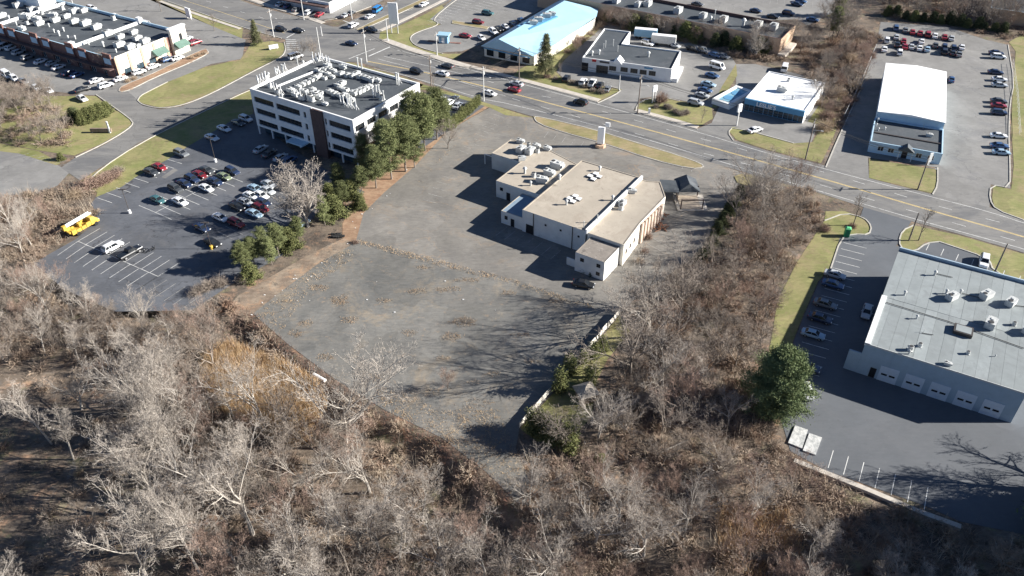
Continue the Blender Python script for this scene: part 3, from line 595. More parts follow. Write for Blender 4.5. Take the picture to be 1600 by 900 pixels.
# --- B: vacant one-storey building in the centre
HB = 5.9
loc, rz, _ = frame((816.3,327.5), (915,361), HB)
vac = empty('vacant_building', loc, rz, 'derelict white commercial building with tan gravel roofs in the middle of the vacant lot', 'building')
LB = lambda u, v, z=HB: loc_of(vac, (u, v), z)
a, b, c, d = LB(816.3,327.5), LB(915,361), LB(1000,277), LB(899,247.3)
main = [(0, 0), (b[0], 0), (b[0], (c[1]+d[1])/2), (0, (c[1]+d[1])/2)]; MW, MD = b[0], main[2][1]
walls_roof(vac, main, 0, HB, m_blk, m_rooftan, 0.12, 0.25, m_rooftan)
# raised white fire wall between the main and east wings
fw = MB(); fw.box(MW+0.004, MW+0.45, -0.2, MD+0.2, HB-0.6, HB+0.55); fw.build('fire_wall', m_gutter, vac)
e1, e2, e3, e4 = LB(1032,284,5.6), LB(1040,307,5.6), LB(1000,349,5.6), LB(972,386,5.6)
XB = MW+0.46
east = [(XB, 0.1), (e4[0], 0.1), (e3[0], e3[1]), (e2[0], e2[1]), (e1[0], e1[1]), (e1[0]-3, MD-0.1), (XB, MD-0.1)]
walls_roof(vac, east, 0, 5.6, m_cream, m_rooftan, 0.10, 0.25, m_rooftan)
# brick buttresses on the east wall
for k in range(7):
    t = 0.30+0.095*k; x = e3[0]+(e2[0]-e3[0])*(t-0.25)/0.75; y = e3[1]+(e2[1]-e3[1])*(t-0.25)/0.75
    MB().box(0.02, 0.5, -0.5, 0.5, 0, 5.3-0.1*k).build('brick_pier', m_pier, vac, (x, y, 0), math.atan2(e2[1]-e3[1], e2[0]-e3[0])-math.pi/2)
for k in range(3):
    t = 0.2+0.25*k; x = e4[0]+(e3[0]-e4[0])*t; y = 0.1+(e3[1]-0.1)*t; rz2 = math.atan2(e3[1]-0.1, e3[0]-e4[0])-math.pi/2
    f = MB().box(0.004, 0.06, -0.5, 0.5, 2.2, 3.4).build('window', m_mull, vac, (x, y, 0), rz2)
# annex
HA = 4.9
q1, q2 = LB(945,410,HA), LB(897.5,395.5,HA)
annex = [(q2[0], q1[1]), (q1[0], q1[1]), (e4[0]-0.1, 0.095), (q2[0], 0.095)]
annex[2] = (q1[0]+0.05, -0.005); annex[3] = (q2[0], -0.005)
walls_roof(vac, annex, 0, HA, m_blk, m_roofold, 0.08, 0.2, m_roofold)
for fx, z in ((0.24, 3.0), (0.80, 3.0), (0.80, 0.9)):
    window(vac, q2[0]+(q1[0]-q2[0])*fx, q1[1], z, 0.9, 0.9, panes=2, rows=2)
MB().box(q2[0]-2.6, q2[0]-0.01, q1[1]+1.0, q1[1]+1.25, 0, 1.9).build('yard_wall', m_blk, vac)
for fx, z, w_, h_ in ((0.075, 0.02, 2.0, 2.4),): window(vac, MW*fx+0.8, 0, z, w_, h_, mg=m_dark, name='door', panes=1)
for fx in (0.38, 0.62, 0.9): window(vac, MW*fx, 0, 3.6, 0.5, 0.5)
dp = MB(); dp.box(MW*0.18, MW*0.18+0.15, -0.14, -0.004, 0, HB); dp.box(MW*0.8, MW*0.8+0.15, -0.14, -0.004, 0, HB); dp.build('downpipe', m_mull, vac)
# low west wing, two roofs
HW = 4.6
w1 = [LB(799,217,HW), LB(768,239,HW), LB(809,254,HW), LB(775,282,HW), LB(836.6,302,HW)]
y2 = (w1[3][1]+w1[4][1])/2; x2 = w1[3][0]; yj = w1[2][1]; x1 = w1[1][0]; yt = w1[0][1]
wing = [(x2, y2), (-0.01, y2), (-0.01, min(MD-1, yt-0.5)), (x1+8, yt), (x1, yt), (x1, w1[1][1]), (x2, w1[1][1])]
wing = [(x2, y2), (-0.01, y2), (-0.01, MD-0.6), (LB(860,236,HW)[0], yt), (x1, yt), (x1, w1[1][1]), (x2+0.0, w1[1][1])]
if abs(x1-x2) < 0.3: wing = wing[:5]
walls_roof(vac, wing, 0, HW, m_blk, m_rooftan, 0.08, 0.25, m_rooftan)
window(vac, x2+1.6, y2, 2.2, 0.9, 0.9); window(vac, x2+3.6, y2, 0.02, 1.1, 2.2, mg=m_dark, name='door')
mb = MB(); mb.box(x1-3.0, x1-2.8, w1[1][1]+1, w1[1][1]+1.2, 0, 2.8); mb.box(x1-3.0, x1-0.01, w1[1][1]+1, w1[1][1]+1.2, 2.8, 3.0); mb.build('door_frame', m_gutter, vac)
# low lean-to block in front of the west wing
HL = 3.4
l1, l2 = LB(783,329,HL), LB(800,311,HL)
lx0 = l1[0]; ly0 = l1[1]
lean = [(lx0, ly0), (-0.012, ly0), (-0.012, y2-0.01), (lx0, y2-0.01)]
walls_roof(vac, lean, 0, HL, m_blk, M('shade_blue_low_roof', (0.20, 0.27, 0.34), 0.8, 0.1, 0.3), 0.06, 0.2, m_rooftan)  # the roof's blue-grey is shade put into its colour
window(vac, lx0+1.4, ly0, 1.4, 0.8, 1.0, panes=2, rows=2); window(vac, lx0+3.2, ly0, 0.02, 1.0, 2.1, mg=m_dark, name='door')
# skylights in fours
for cu, cv in ((896,312), (928,277)):
    for du, dv in ((-7,-1), (3,-5), (-1,4.5), (9,0)):
        x, y = LB(cu+du*0.9, cv+dv*0.9, HB-0.1)
        s = MB().box(-0.62,0.62,-0.62,0.62,0,0.22).build('skylight', m_mull, vac, (x, y, HB-0.12))
        MB().box(-0.56,0.56,-0.56,0.56,0.22,0.42).build('dome', m_gutter, s)
roof_units(vac, [(885,320,'vent',0,1.5),(937,267,'vent',0,1.5),(957,313,'vent',0,1.5),(874,281,'vent',0,1.7),(933,348,'pipe',0,1.2),(912,356,'pipe',0,1.0)], HB-0.12)
roof_units(vac, [(972,320,'box',90,.9),(970,327,'cond',0,1.2),(987,301,'box',20,.8)], 5.5)
roof_units(vac, [(814,237,'big',90,.8),(828,239,'big',90,.8),(813,223,'box',10,.8),(838,230,'box',0,.8),(855,234,'box',0,.8),(870,262,'big',0,.9),(858,273,'big',0,.75),(846,284,'big',15,.75),(820,271,'vent',0,2.0),(834,276,'cond',0,1.2),(829,290,'vent',0,1.4),(815,250,'box',45,.8),(826,228,'cond',0,1.0),(840,238,'cond',0,1.1)], HW-0.08)

# --- C: long garage building on the right
HC = 7.3
loc, rz, _ = frame((1352.5,535.5), (1600,612.8), HC)
gar = empty('garage_building', loc, rz, 'large garage building with pale sheet roof and five white overhead doors', 'building')
nb = loc_of(gar, (1405,389), HC); DC = nb[1]; WC = loc_of(gar, (1578.7,666), 0.0)[0]
SK = nb[0]
WC = max(WC, 25)
wc = [(0,0),(WC,0),(WC+SK,DC),(SK,DC)]
w_ = MB()
for i in range(4):
    p, q_ = wc[i], wc[(i+1)%4]; w_.add([(p[0],p[1],0),(q_[0],q_[1],0),(q_[0],q_[1],HC-0.3),(p[0],p[1],HC-0.3)], [(0,1,2,3)])
w_.build('wall', m_garwall, gar)
NPN = 13; step = WC/NPN
rbase = MB().add([(0,0,HC-0.3),(WC,0,HC-0.3),(WC+SK,DC,HC-0.3),(SK,DC,HC-0.3)], [(0,1,2,3)]).build('roof', m_roofpan, gar)
for k in range(NPN):
    for (t0, t1) in ((0.0, 0.46), (0.463, 1.0)):
        x0, x1_ = k*step+0.012, (k+1)*step-0.012; y0, y1_ = DC*t0, DC*t1; s0, s1 = SK*t0, SK*t1; zz = HC-0.06+rr.uniform(-.015, .015)
        pn = MB(); pn.add([(x0+s0,y0,HC-0.3),(x1_+s0,y0,HC-0.3),(x1_+s1,y1_,HC-0.3),(x0+s1,y1_,HC-0.3),(x0+s0,y0,zz),(x1_+s0,y0,zz),(x1_+s1,y1_,zz),(x0+s1,y1_,zz)], [(4,5,6,7),(0,1,5,4),(1,2,6,5),(2,3,7,6),(3,0,4,7)])
        pn.build('roof_panel', m_roofpan, gar)
pr = MB(); pr.add([(SK,DC-0.35,HC-0.3),(WC+SK,DC-0.35,HC-0.3),(WC+SK,DC,HC-0.3),(SK,DC,HC-0.3),(SK,DC-0.35,HC+0.55),(WC+SK,DC-0.35,HC+0.55),(WC+SK,DC,HC+0.55),(SK,DC,HC+0.55)], [(4,5,6,7),(0,1,5,4),(1,2,6,5),(2,3,7,6),(3,0,4,7)]); pr.build('parapet', m_garwall, gar)
pr = MB(); t = 0.47
pr.add([(-0.12,-0.05,HC-0.6),(0.85,-0.05,HC-0.2),(0.85+SK*t,DC*t,HC-0.2),(-0.12+SK*t,DC*t,HC-0.6),(-0.12,-0.05,HC+0.05),(0.85,-0.05,HC+0.12),(0.85+SK*t,DC*t,HC+0.12),(-0.12+SK*t,DC*t,HC+0.05)], [(4,5,6,7),(0,1,5,4),(1,2,6,5),(2,3,7,6),(3,0,4,7)]); pr.build('white_rake_trim', m_gutter, gar)
MB().box(-0.1, WC+0.1, -0.12, -0.004, HC-0.35, HC-0.02).build('gutter', m_ac, gar)
for k, (u0, u1, v) in enumerate(((1391,1418,600), (1427,1455,612), (1464,1492,626), (1502,1529,639), (1541,1571,653))):
    x0, x1_ = loc_of(gar, (u0, v), 0)[0], loc_of(gar, (u1, v+7), 0)[0]; x0 = 3.9+k*4.3; x1_ = x0+2.95
    f = MB(); f.box(x0-0.12, x0, -0.1, -0.004, 0, 3.3); f.box(x1_, x1_+0.12, -0.1, -0.004, 0, 3.3); f.box(x0-0.12, x1_+0.12, -0.1, -0.004, 3.3, 3.45)
    dr = MB()
    for j in range(5): dr.box(x0, x1_, -0.07, -0.006, j*0.66, j*0.66+0.64)
    do = dr.build('garage_door', m_garlt, gar)
    f.build('door_frame', m_garlt, do)
    for j in (0, 1): MB().box(x0+0.3+j*1.35, x0+1.3+j*1.35, -0.085, -0.071, 1.42, 1.84).build('pane', m_dark, do)
window(gar, 2.75, 0, 0.02, 1.1, 2.3, mg=m_dark, name='door')
dp = MB(); dp.box(4.9, 5.05, -0.15, -0.004, 3.6, HC-0.4)
dp.build('downpipe', m_garwall, gar)
MB().box(-2.2, -0.01, 0.02, 0.35, 0, 4.6).build('wing_wall', m_garwall, gar)
zg = HC-0.04
hs = loc_of(gar, (1504,519), zg); h_ = MB(); h_.box(-1.6,1.6,-1.3,1.3,0,0.7); ho = h_.build('roof_hatch', m_mull, gar, (hs[0], hs[1], zg)); MB().box(-1.3,1.3,-1.0,1.0,0.7,0.75).build('hatch_lid', m_roofpan, ho)
roof_units(gar, [(1486,467,'box',60,1.0),(1540,465,'big',60,.75),(1578,476,'box',70,1.0),(1546,510,'box',80,1.15),(1413,461,'vent',0,1.2),(1460,430,'vent',0,1.3),(1500,459,'vent',0,1.2),(1478,459,'vent',0,1.2),(1432,498,'vent',10,1.0),(1584,508,'cond',0,.8),(1422,547,'cond',0,1.0),(1437,541,'cond',0,.8),(1512,553,'cond',0,.7),(1480,570,'box',0,.5),(1443,519,'pipe',0,.4),(1555,557,'vent',0,.5),(1420,553,'vent',0,1.0),(1606,520,'box',60,1.0)], zg)
pp = MB()
for (a, b) in (((1384,473),(1482,503)), ((1482,503),(1600,545)), ((1440,521),(1458,524)), ((1462,428),(1488,434)), ((1500,458),(1530,466)), ((1585,478),(1620,482))):
    A_, B_ = loc_of(gar, a, zg), loc_of(gar, b, zg); pp.tube((*A_, zg+0.12), (*B_, zg+0.12), 0.07, n=5)
pp.build('roof_pipe', m_mull, gar)
# --- D: brick shopping plaza, upper left
HD = 6.6
loc, rz, _ = frame((0,41), (176.3,91.5), HD)
plz = empty('shopping_plaza', loc, rz, 'long brick shopping plaza with dark flat roof and cream end wall', 'building')
LD = lambda u, v, z=HD: loc_of(plz, (u, v), z)
WD = LD(176.3,91.5)[0]; DD = LD(283,48)[1]; XD = LD(283,48)[0]
x0 = -45.0
pl = [(x0, 0), (WD, 0), (WD, DD), (x0, DD)]
walls_roof(plz, pl, 0, HD, m_brickO, m_roofdk, 0.9, 0.35, m_bluemet)
mb = MB(); mb.box(WD+0.004, WD+0.25, 0.6, DD*0.72, 1.2, HD+0.35); mb.build('end_wall_panel', m_cream, plz)
for k in range(5): MB().box(WD+0.01, WD+0.45, DD*(0.02+0.175*k)-0.45, DD*(0.02+0.175*k)+0.45, 0, HD+0.1).build('brick_pier', m_brickT, plz)
MB().box(WD+0.02, WD+1.2, DD*0.79, DD+0.3, 0, HD+2.2).build('corner_tower', m_cream, plz)
MB().box(WD-0.3, WD+1.4, DD*0.78, DD+0.5, HD+2.2, HD+2.6).build('tower_cornice', m_gutter, plz)
window(plz, WD+1.2, DD*0.92, 4.6, 1.2, 2.2, axis='y', out=1)
for (a, b) in ((0.50, 0.68), (0.80, 0.98)):
    aw = MB(); y0, y1_ = DD*a, DD*b; X = WD+0.46 if a < 0.7 else WD+1.21
    aw.add([(X,y0,4.6),(X,y1_,4.6),(X+2.4,y1_,3.0),(X+2.4,y0,3.0),(X,y0,3.0),(X,y1_,3.0)], [(0,3,2,1),(0,4,3),(1,2,5),(3,4,5,2)]); aw.build('awning', m_greenaw, plz)
for yy, w__ in ((0.08, 2.4), (0.26, 3.0), (0.43, 2.6)): window(plz, WD+0.26, DD*yy+1.5, 0.4, w__, 0.9*2, axis='y', out=1, mg=m_glassb, panes=2)
MB().box(WD-62, WD-61.5, 0.36, DD-0.36, HD-0.85, HD+0.1).build('fire_wall', m_gutter, plz)
for k in range(16):
    xx = WD-2.5-k*6.2
    if xx < x0+3: break
    if k % 3 != 1: MB().box(xx-1.9, xx+1.9, -0.5, -0.01, 0, HD+(1.2 if k % 3 == 0 else 0.5)).build('brick_bay', m_brickO, plz)
    MB().box(xx-1.6, xx+1.6, -0.62, -0.51, HD-2.2, HD-0.3).build('sign_panel', m_bluemet, plz) if k % 3 != 1 else None
    window(plz, xx+3.1 if xx+3.1 < WD-1.4 else WD-1.4, 0, 0.1, 2.2, 2.8, mg=m_glassb, mf=m_frame, panes=2)
MB().box(x0, WD, -2.4, -0.63, 3.2, 3.5).build('canopy', m_brown, plz)
fwx = LD(105,74)[0]
MB().box(fwx-0.2, fwx+0.2, 0.36, DD-0.36, HD-0.88, HD+0.12).build('fire_wall', m_gutter, plz)
MB().box(fwx-0.9, fwx+0.9, -0.1, 1.4, HD-0.5, HD+1.3).build('wall_pier', m_gutter, plz); MB().box(fwx-0.9, fwx+0.9, DD-1.4, DD+0.1, HD-0.5, HD+1.3).build('wall_pier', m_gutter, plz)
A_ = LD(50,4); MB().box(A_[0]-7, A_[0]+7, A_[1]-1.5, A_[1]+5, HD-0.88, HD+2.5).build('roof_house', m_roofwh, plz)
roof_units(plz, [(29,11,'big',90,.9),(50,17,'box',90,1.1),(64,16,'box',90,1.1),(40,29,'big',20,1),(58,33,'big',10,.9),(82,27,'big',30,.9),(87,34,'box',90,1.2),(66,22,'cond',0,1.2),(98,15,'cond',0,1.5),(104,28,'box',90,1.1),(117,20,'big',90,.9),(131,19,'box',90,1.1),(116,36,'box',90,1.2),(134,39,'big',90,.95),(151,45,'big',90,.9),(169,55,'box',90,1.3),(188,60,'box',90,1.1),(209,53,'box',90,1.1),(215,63,'box',90,1.2),(227,67,'big',90,.85),(187,73,'big',90,.9),(204,76,'big',90,.85),(216,73,'box',90,.7),(162,73,'vent',0,2),(139,70,'vent',0,1.6),(93,56,'vent',0,2),(100,49,'vent',0,1.6),(107,61,'vent',0,1.4),(118,61,'vent',0,1.4),(85,51,'vent',0,1.4),(178,31,'cond',0,1.6),(35,47,'box',0,1.1),(62,39,'big',90,.8),(43,38,'cond',0,1.3),(15,31,'vent',0,1.8),(3,27,'box',90,1.2),(26,39,'vent',0,1.4),(77,42,'vent',0,1.4),(182,82,'vent',0,1.4),(114,7,'pipe',0,2)], HD-0.88)

# --- E: restaurant with blue hipped metal roof
ea, ez = 3.8, 7.2
P0 = G(751,72,ea); P0 = Vector((P0.x, P0.y, 0))
rest = empty('blue_roof_restaurant', P0, 0, 'restaurant with pale blue hipped metal roof and cream side wall', 'building')
def LE(u, v, z): p = G(u, v, z); return (p.x-P0.x, p.y-P0.y, z)
wv, s_, e_, n_ = LE(751,72,ea), LE(833,88,ea), LE(845,60,ea), LE(876,-1,ea)
r1, r2 = LE(779,61,ez), LE(882,1,ez)
k1, k2 = LE(932,26,ea+0.6), LE(870,68,ea)
top2, in1 = LE(846,49,ez-1.2), LE(832,72,ea+0.7)
n2 = LE(935,14,ea)
mb = MB(); mb.add([wv, s_, n_, r1, r2, k1, k2, top2, in1, n2], [(0,3,4,2), (0,1,8,3), (3,8,7,4), (7,6,5,4), (8,1,6,7), (4,5,9,2)]); mb.build('roof', m_roofblue, rest)
pts = [wv, s_, k2, k1, n2, n_]; cxm = sum(p[0] for p in pts)/6; cym = sum(p[1] for p in pts)/6
wl = MB(); ip = [((p[0]-cxm)*0.955+cxm, (p[1]-cym)*0.955+cym) for p in pts]; wl.prism(ip, 0, ea-0.1, top=False); wl.build('wall', m_cream, rest)
dk = MB(); 
for t in (0.12, 0.36, 0.6, 0.84):
    a_, b_ = Vector((*ip[0], 0)), Vector((*ip[1], 0)); c_ = a_.lerp(b_, t); dk.box(-1.3, 1.3, -0.08, 0.02, 0.5, 2.8)
    dk.build('window', m_glass, rest, (c_.x, c_.y, 0), math.atan2(b_.y-a_.y, b_.x-a_.x)); dk = MB()
fas = MB(); q_ = [LE(800,70,ea-0.15), LE(833,88,ea-0.15)]
MB().prism([(wv[0]+1,wv[1]-0.6), (s_[0]-1,s_[1]-0.6), (s_[0]-1,s_[1]-0.3),(wv[0]+1,wv[1]-0.3)], ea-0.6, ea-0.2, bottom=True).build('fascia', m_bluefas, rest)
we = MB(); w1_, w2_ = LE(822,44,6.0), LE(862,26,6.0)
ribbon(we, [Vector((w1_[0]-1, w1_[1]-1.5, 0)), Vector((w2_[0], w2_[1], 0))], 5.5, 5.6, 6.75); we.build('roof_well', m_bluefas, rest)
roof_units(rest, [(833,38,'box',0,1.1),(841,33,'big',0,.8),(854,27,'big',0,.8),(862,24,'box',0,1)], 6.76)

# --- F: white store with dark roof
HF = 4.5
loc, rz, _ = frame((910,89.5), (1050,108), HF)
sto = empty('auto_store', loc, rz, 'long low white store with dark roof and a row of dark shop windows', 'store')
LF = lambda u, v, z=HF: loc_of(sto, (u, v), z)
WF = LF(1050,108)[0]; tl, nt1, nt2, trr = LF(950,45), LF(988,49), LF(974,66), LF(1071,83)
DFs, DFl = trr[1], tl[1]; XN = nt2[0]; YN = nt2[1]
ymid = (trr[1]+YN)/2
st = [(0,0),(WF,0),(WF,ymid),(XN,ymid),(XN,DFl),(0,DFl)]
walls_roof(sto, st, 0, HF, m_white, m_roofdk, 0.45, 0.3, m_white)
mb = MB().box(XN+0.02, XN+15, ymid+0.02, DFl-2, 0, 0.3); mb.build('loading_dock', m_walk, sto)
for (a, b, h0, h1) in ((0.165,0.30,0.05,2.6),(0.31,0.39,1.4,2.9),(0.44,0.52,1.5,3.0),(0.55,0.63,1.5,3.0),(0.655,0.73,1.5,3.0),(0.755,0.83,1.5,3.0)):
    window(sto, WF*(a+b)/2, 0, h0, WF*(b-a), h1-h0, mg=m_glass, mf=m_mull, panes=3 if a > .2 else 4)
window(sto, WF*0.035, 0, 0.05, 2.2, 2.8, mg=m_dark, name='door')
MB().box(WF*0.115, WF*0.16, -0.30, -0.004, HF-0.9, HF-0.2).build('sign', m_red, sto)
sg = MB()
for k in range(7): sg.box(WF*(0.20+0.0155*k), WF*(0.20+0.0155*k)+0.5, -0.14, -0.004, HF-0.95, HF-0.4)
sg.build('sign_lettering', m_mull, sto)
sg = MB()
for k in range(6): sg.box(WF*(0.70+0.0155*k), WF*(0.70+0.0155*k)+0.48, -0.14, -0.004, HF-0.95, HF-0.5)
sg.build('sign_lettering', m_bluefas, sto)
mb = MB(); xg = WF*0.40; mb.add([(xg-1.6,-0.6,HF-0.4),(xg+1.6,-0.6,HF-0.4),(xg,-0.6,HF+1.2),(xg-1.6,3,HF-0.4),(xg+1.6,3,HF-0.4),(xg,3,HF+1.2)], [(0,1,2),(1,4,5,2),(3,0,2,5),(0,3,4,1)]); mb.build('entrance_gable', m_gutter, sto)
MB().box(WF+0.01, WF+2.0, 0.5, ymid*0.7, 0, 1.3).build('side_ramp', m_white, sto)
roof_units(sto, [(925,87,'vent',0,1.8),(936,85,'vent',0,1.8),(1013,89,'vent',0,2.0),(946,74,'pipe',0,1.3),(958,72,'pipe',0,1.3),(943,76,'pipe',0,1),(965,81,'pipe',0,1.2)], HF-0.45)
# --- G: pool store
HG = 4.0
loc, rz, _ = frame((1165.5,152.5), (1258,173), HG)
poo = empty('pool_store', loc, rz, "pool store with white flat roof and blue fascia reading LESLIE'S", 'store')
LG = lambda u, v, z=HG: loc_of(poo, (u, v), z)
WG = LG(1258,173)[0]; DG = (LG(1201,111.5)[1]+LG(1287,128)[1])/2
walls_roof(poo, [(0,0),(WG,0),(WG,DG),(0,DG)], 0, HG, m_white, m_roofwh, 0.25, 0.25, m_gutter)
MB().box(-0.05, WG+0.05, -0.55, -0.004, HG-1.7, HG-0.05).build('fascia', m_bluefas, poo)
for k in range(6): window(poo, WG*(0.085+0.166*k), 0, 0.05, WG*0.164, 2.2, mg=m_glassb, mf=m_bluefas, panes=2)
ft = bpy.data.curves.new('sign_lettering', 'FONT'); ft.body = "LESLIE'S"; ft.size = 1.75; ft.extrude = 0.06; ft.align_x = 'CENTER'; ft.offset = 0.03
to = bpy.data.objects.new('sign_lettering', ft); C.objects.link(to); dg = bpy.context.evaluated_depsgraph_get(); tm = bpy.data.meshes.new_from_object(to.evaluated_get(dg)); bpy.data.objects.remove(to)
tm.materials.clear(); tm.materials.append(m_gutter); t_ = link('sign_lettering', tm, poo, (WG*0.37, -0.63, HG-1.55)); t_.rotation_euler = (math.pi/2, 0, 0)
roof_units(poo, [(1232,127,'cond',0,1.0),(1221,143,'big',0,.8),(1272,131,'vent',0,1.5),(1238,156,'vent',0,1.5)], HG-0.25)
# swimming pool on display
pc = [G(u, v) for u, v in ((1111.5,162),(1139,171.5),(1159,145),(1134,136.5))]; c0 = pc[0]; ax_ = (pc[1]-pc[0]); W_ = ax_.length; D_ = (pc[3]-pc[0]).length
pool = empty('display_pool', c0, math.atan2(ax_.y, ax_.x), 'white raised display pool with blue water beside the pool store', 'pool')
mb = MB(); D_ = D_*0.98
mb.box(0,W_,0,1.0,0,1.7); mb.box(0,W_,D_-1.0,D_,0,1.7); mb.box(0,1.0,1.0,D_-1.0,0,1.7); mb.box(W_-1.0,W_,1.0,D_-1.0,0,1.7); mb.build('pool_wall', m_gutter, pool)
m_water = M('pool_water', (0.22, 0.40, 0.50), 0.08, 0.2, 0.6, spec=0.6)
MB().box(1.0,W_-1.0,1.0,D_-1.0,0.3,1.45).build('water', m_water, pool)
for yy in (0.3, 0.62): MB().tube((W_*.5, D_*yy+.4, 1.45), (W_*.5, D_*yy+.4, 1.52), 1.6, n=20).build('pool_cover', m_bluefas, pool)
# --- H: white warehouse with low office annex
HH, HX = 5.2, 3.2
loc, rz, _ = frame((1372.5,173.7), (1477,191), HH)
war = empty('white_warehouse', loc, rz, 'white-roofed metal warehouse with a low annex and gabled porch in front', 'warehouse')
LH = lambda u, v, z=HH: loc_of(war, (u, v), z)
WH = LH(1477,191)[0]; DH = (LH(1385,98)[1]+LH(1478.7,112.5)[1])/2; SH = (LH(1385,98)[0]+LH(1478.7,112.5)[0]-WH)/2
mb = MB(); qd = [(0,0),(WH,0),(WH+SH,DH),(SH,DH)]
for i in range(4): p, q_ = qd[i], qd[(i+1)%4]; mb.add([(p[0],p[1],0),(q_[0],q_[1],0),(q_[0],q_[1],HH-0.05),(p[0],p[1],HH-0.05)], [(0,1,2,3)])
mb.build('wall', m_bluemet, war)
rb = MB(); rb.add([(-0.2,-0.2,HH-0.05),(WH+0.2,-0.2,HH-0.05),(WH+SH+0.2,DH+0.2,HH-0.05),(SH-0.2,DH+0.2,HH-0.05),(WH/2,-0.2,HH+0.55),(WH/2+SH,DH+0.2,HH+0.55)], [(0,4,5,3),(4,1,2,5),(0,1,4),(2,3,5)]); rb.build('roof', m_roofwh, war)
a0, a1 = LH(1361,221,HX), LH(1473,240,HX); YA = (a0[1]+a1[1])/2
walls_roof(war, [(-0.4,YA),(WH+0.2,YA),(WH+0.2,-0.21),(-0.4,-0.21)], 0, HX, m_bluemet, m_roofdk, 0.4, 0.3, m_bluemet)
MB().box(0.0, WH-0.2, YA*0.60, YA*0.57, HX-0.38, HX-0.15).build('roof_upstand', m_mull, war)
for fx in (0.15, 0.30, 0.70, 0.87): window(war, WH*fx, YA, 0.9, 1.5, 1.3, mg=m_glass, mf=m_frame, panes=2)
window(war, WH*0.5, YA, 0.02, 1.4, 2.2, mg=m_dark, name='door')
mb = MB(); xg = WH*0.51; mb.add([(xg-2,YA-1.5,2.6),(xg+2,YA-1.5,2.6),(xg,YA-1.5,4.0),(xg-2,YA+1,2.6),(xg+2,YA+1,2.6),(xg,YA+1,4.0)], [(0,1,2),(1,4,5,2),(3,0,2,5),(0,3,4,1)])
pch = mb.build('porch_gable', m_roofdk, war)
for s in (-1.7, 1.6): MB().box(xg+s, xg+s+0.15, YA-1.4, YA-1.25, 0, 2.6).build('post', m_frame, pch)
roof_units(war, [(1371,190,'vent',0,1.2),(1369,197,'vent',0,1),(1382,203,'vent',0,1),(1451,213,'box',0,.7),(1372,204,'vent',0,1),(1442,201,'pipe',0,.7)], HX-0.4)
# --- I: long flat-roofed building behind the evergreens
HI = 6.0
loc, rz, _ = frame((930,4), (1221,61), HI)
lng = empty('long_building', loc, rz, 'long dark flat-roofed commercial building behind the row of evergreens', 'building')
LI = lambda u, v, z=HI: loc_of(lng, (u, v), z)
WI = LI(1221,61)[0]; DI = LI(1239,38)[1]
walls_roof(lng, [(-25,0),(WI,0),(WI,DI),(-25,DI)], 0, HI, m_brickT, m_roofdk, 1.0, 0.35, m_brown)
roof_units(lng, [(963,4,'big',90,1),(997,10,'big',90,.9),(1012,9,'big',90,1),(1059,20,'big',90,1.1),(1098,28,'box',90,1.4),(1110,33,'vent',0,2),(1116,30,'pipe',0,2),(1130,34,'box',90,1.5),(1161,41,'vent',0,3),(1184,42,'box',90,1.5),(1208,46,'box',90,1.6),(1182,50,'vent',0,2)], HI-1.0)
MB().box(WI+0.02, WI+2.6, -1, DI*0.75, 0, 1.2).build('loading_dock', m_walk, lng)
# --- J: far roof at the top right, K: white building at the top
loc, rz, _ = frame((1548,12), (1640,25), 5)
far = empty('far_building', loc, rz, 'grey-roofed building cut by the top right corner of the view', 'building')
walls_roof(far, [(0,0),(60,0),(60,25),(0,25)], 0, 5, m_brickT, m_roofdk, 0.4, 0.3, m_bluemet)
loc, rz, _ = frame((478,2), (512,8), 3)
far = empty('corner_building', loc, rz, 'white building with dark awning cut by the top edge of the view', 'building')
walls_roof(far, [(-12,0),(11,0),(11,18),(-12,18)], 0, 4, m_white, m_roofdk, 0.4, 0.3, m_gutter)
MB().box(-12, 11, -2.5, -0.01, 2.6, 3.0).build('awning', m_brown, far)

# ------------------------------------------------ smaller structures
# gatehouse canopy and porch beside the vacant building
pv = [G(u, v) for u, v in ((1062,329),(1104,329),(1105,309),(1067,307))]; cx_ = pv[0]
pav = empty('open_pavilion', cx_, 0.0, 'small open pavilion with dark gable roof on a pale pad beside the vacant building', 'pavilion')
wd_ = (pv[1]-pv[0]).length; dp_ = pv[3].y-pv[0].y
MB().box(-0.5, wd_+0.3, -0.3, dp_+0.5, 0, 0.22).build('concrete_pad', m_walk, pav)
MB().box(0.3, wd_-1.2, 0.3, dp_, 0.22, 0.30).build('deck', M('beige_deck', (0.46, 0.38, 0.30), 0.9, 0.1, 1), pav)
for x, y in ((0.1,0.1),(wd_-1.2,0.1),(0.1,dp_),(wd_-1.2,dp_)): MB().box(x, x+0.22, y, y+0.22, 0.22, 3.0).build('post', m_brown, pav)
mb = MB(); y0, y1_ = dp_*0.65, dp_+4.2; mb.add([(0,y0,2.6),(wd_-1,y0,2.6),((wd_-1)*.5,y0+0.9,4.4),(0,y1_,2.6),(wd_-1,y1_,2.6),((wd_-1)*.5,y1_-0.9,4.4)], [(0,1,2),(1,4,5,2),(3,0,2,5),(4,3,5),(0,3,4,1)]); mb.build('roof', m_roofdk, pav)
MB().box(0.1, wd_-1.1, 0.02, 0.2, 2.75, 3.0).build('beam', m_brown, pav)
ca = G(1043,312); cn = empty('flat_canopy', ca, math.radians(-8), 'flat grey canopy between the vacant building and the pavilion', 'canopy')
MB().box(-2.2,2.4,-1.6,4.2,2.9,3.2).build('canopy_roof', m_roofdk, cn)
for x, y in ((-2,-1.4),(2.1,-1.4),(-2,3.9),(2.1,3.9)): MB().box(x, x+0.2, y, y+0.2, 0, 2.9).build('post', m_brown, cn)
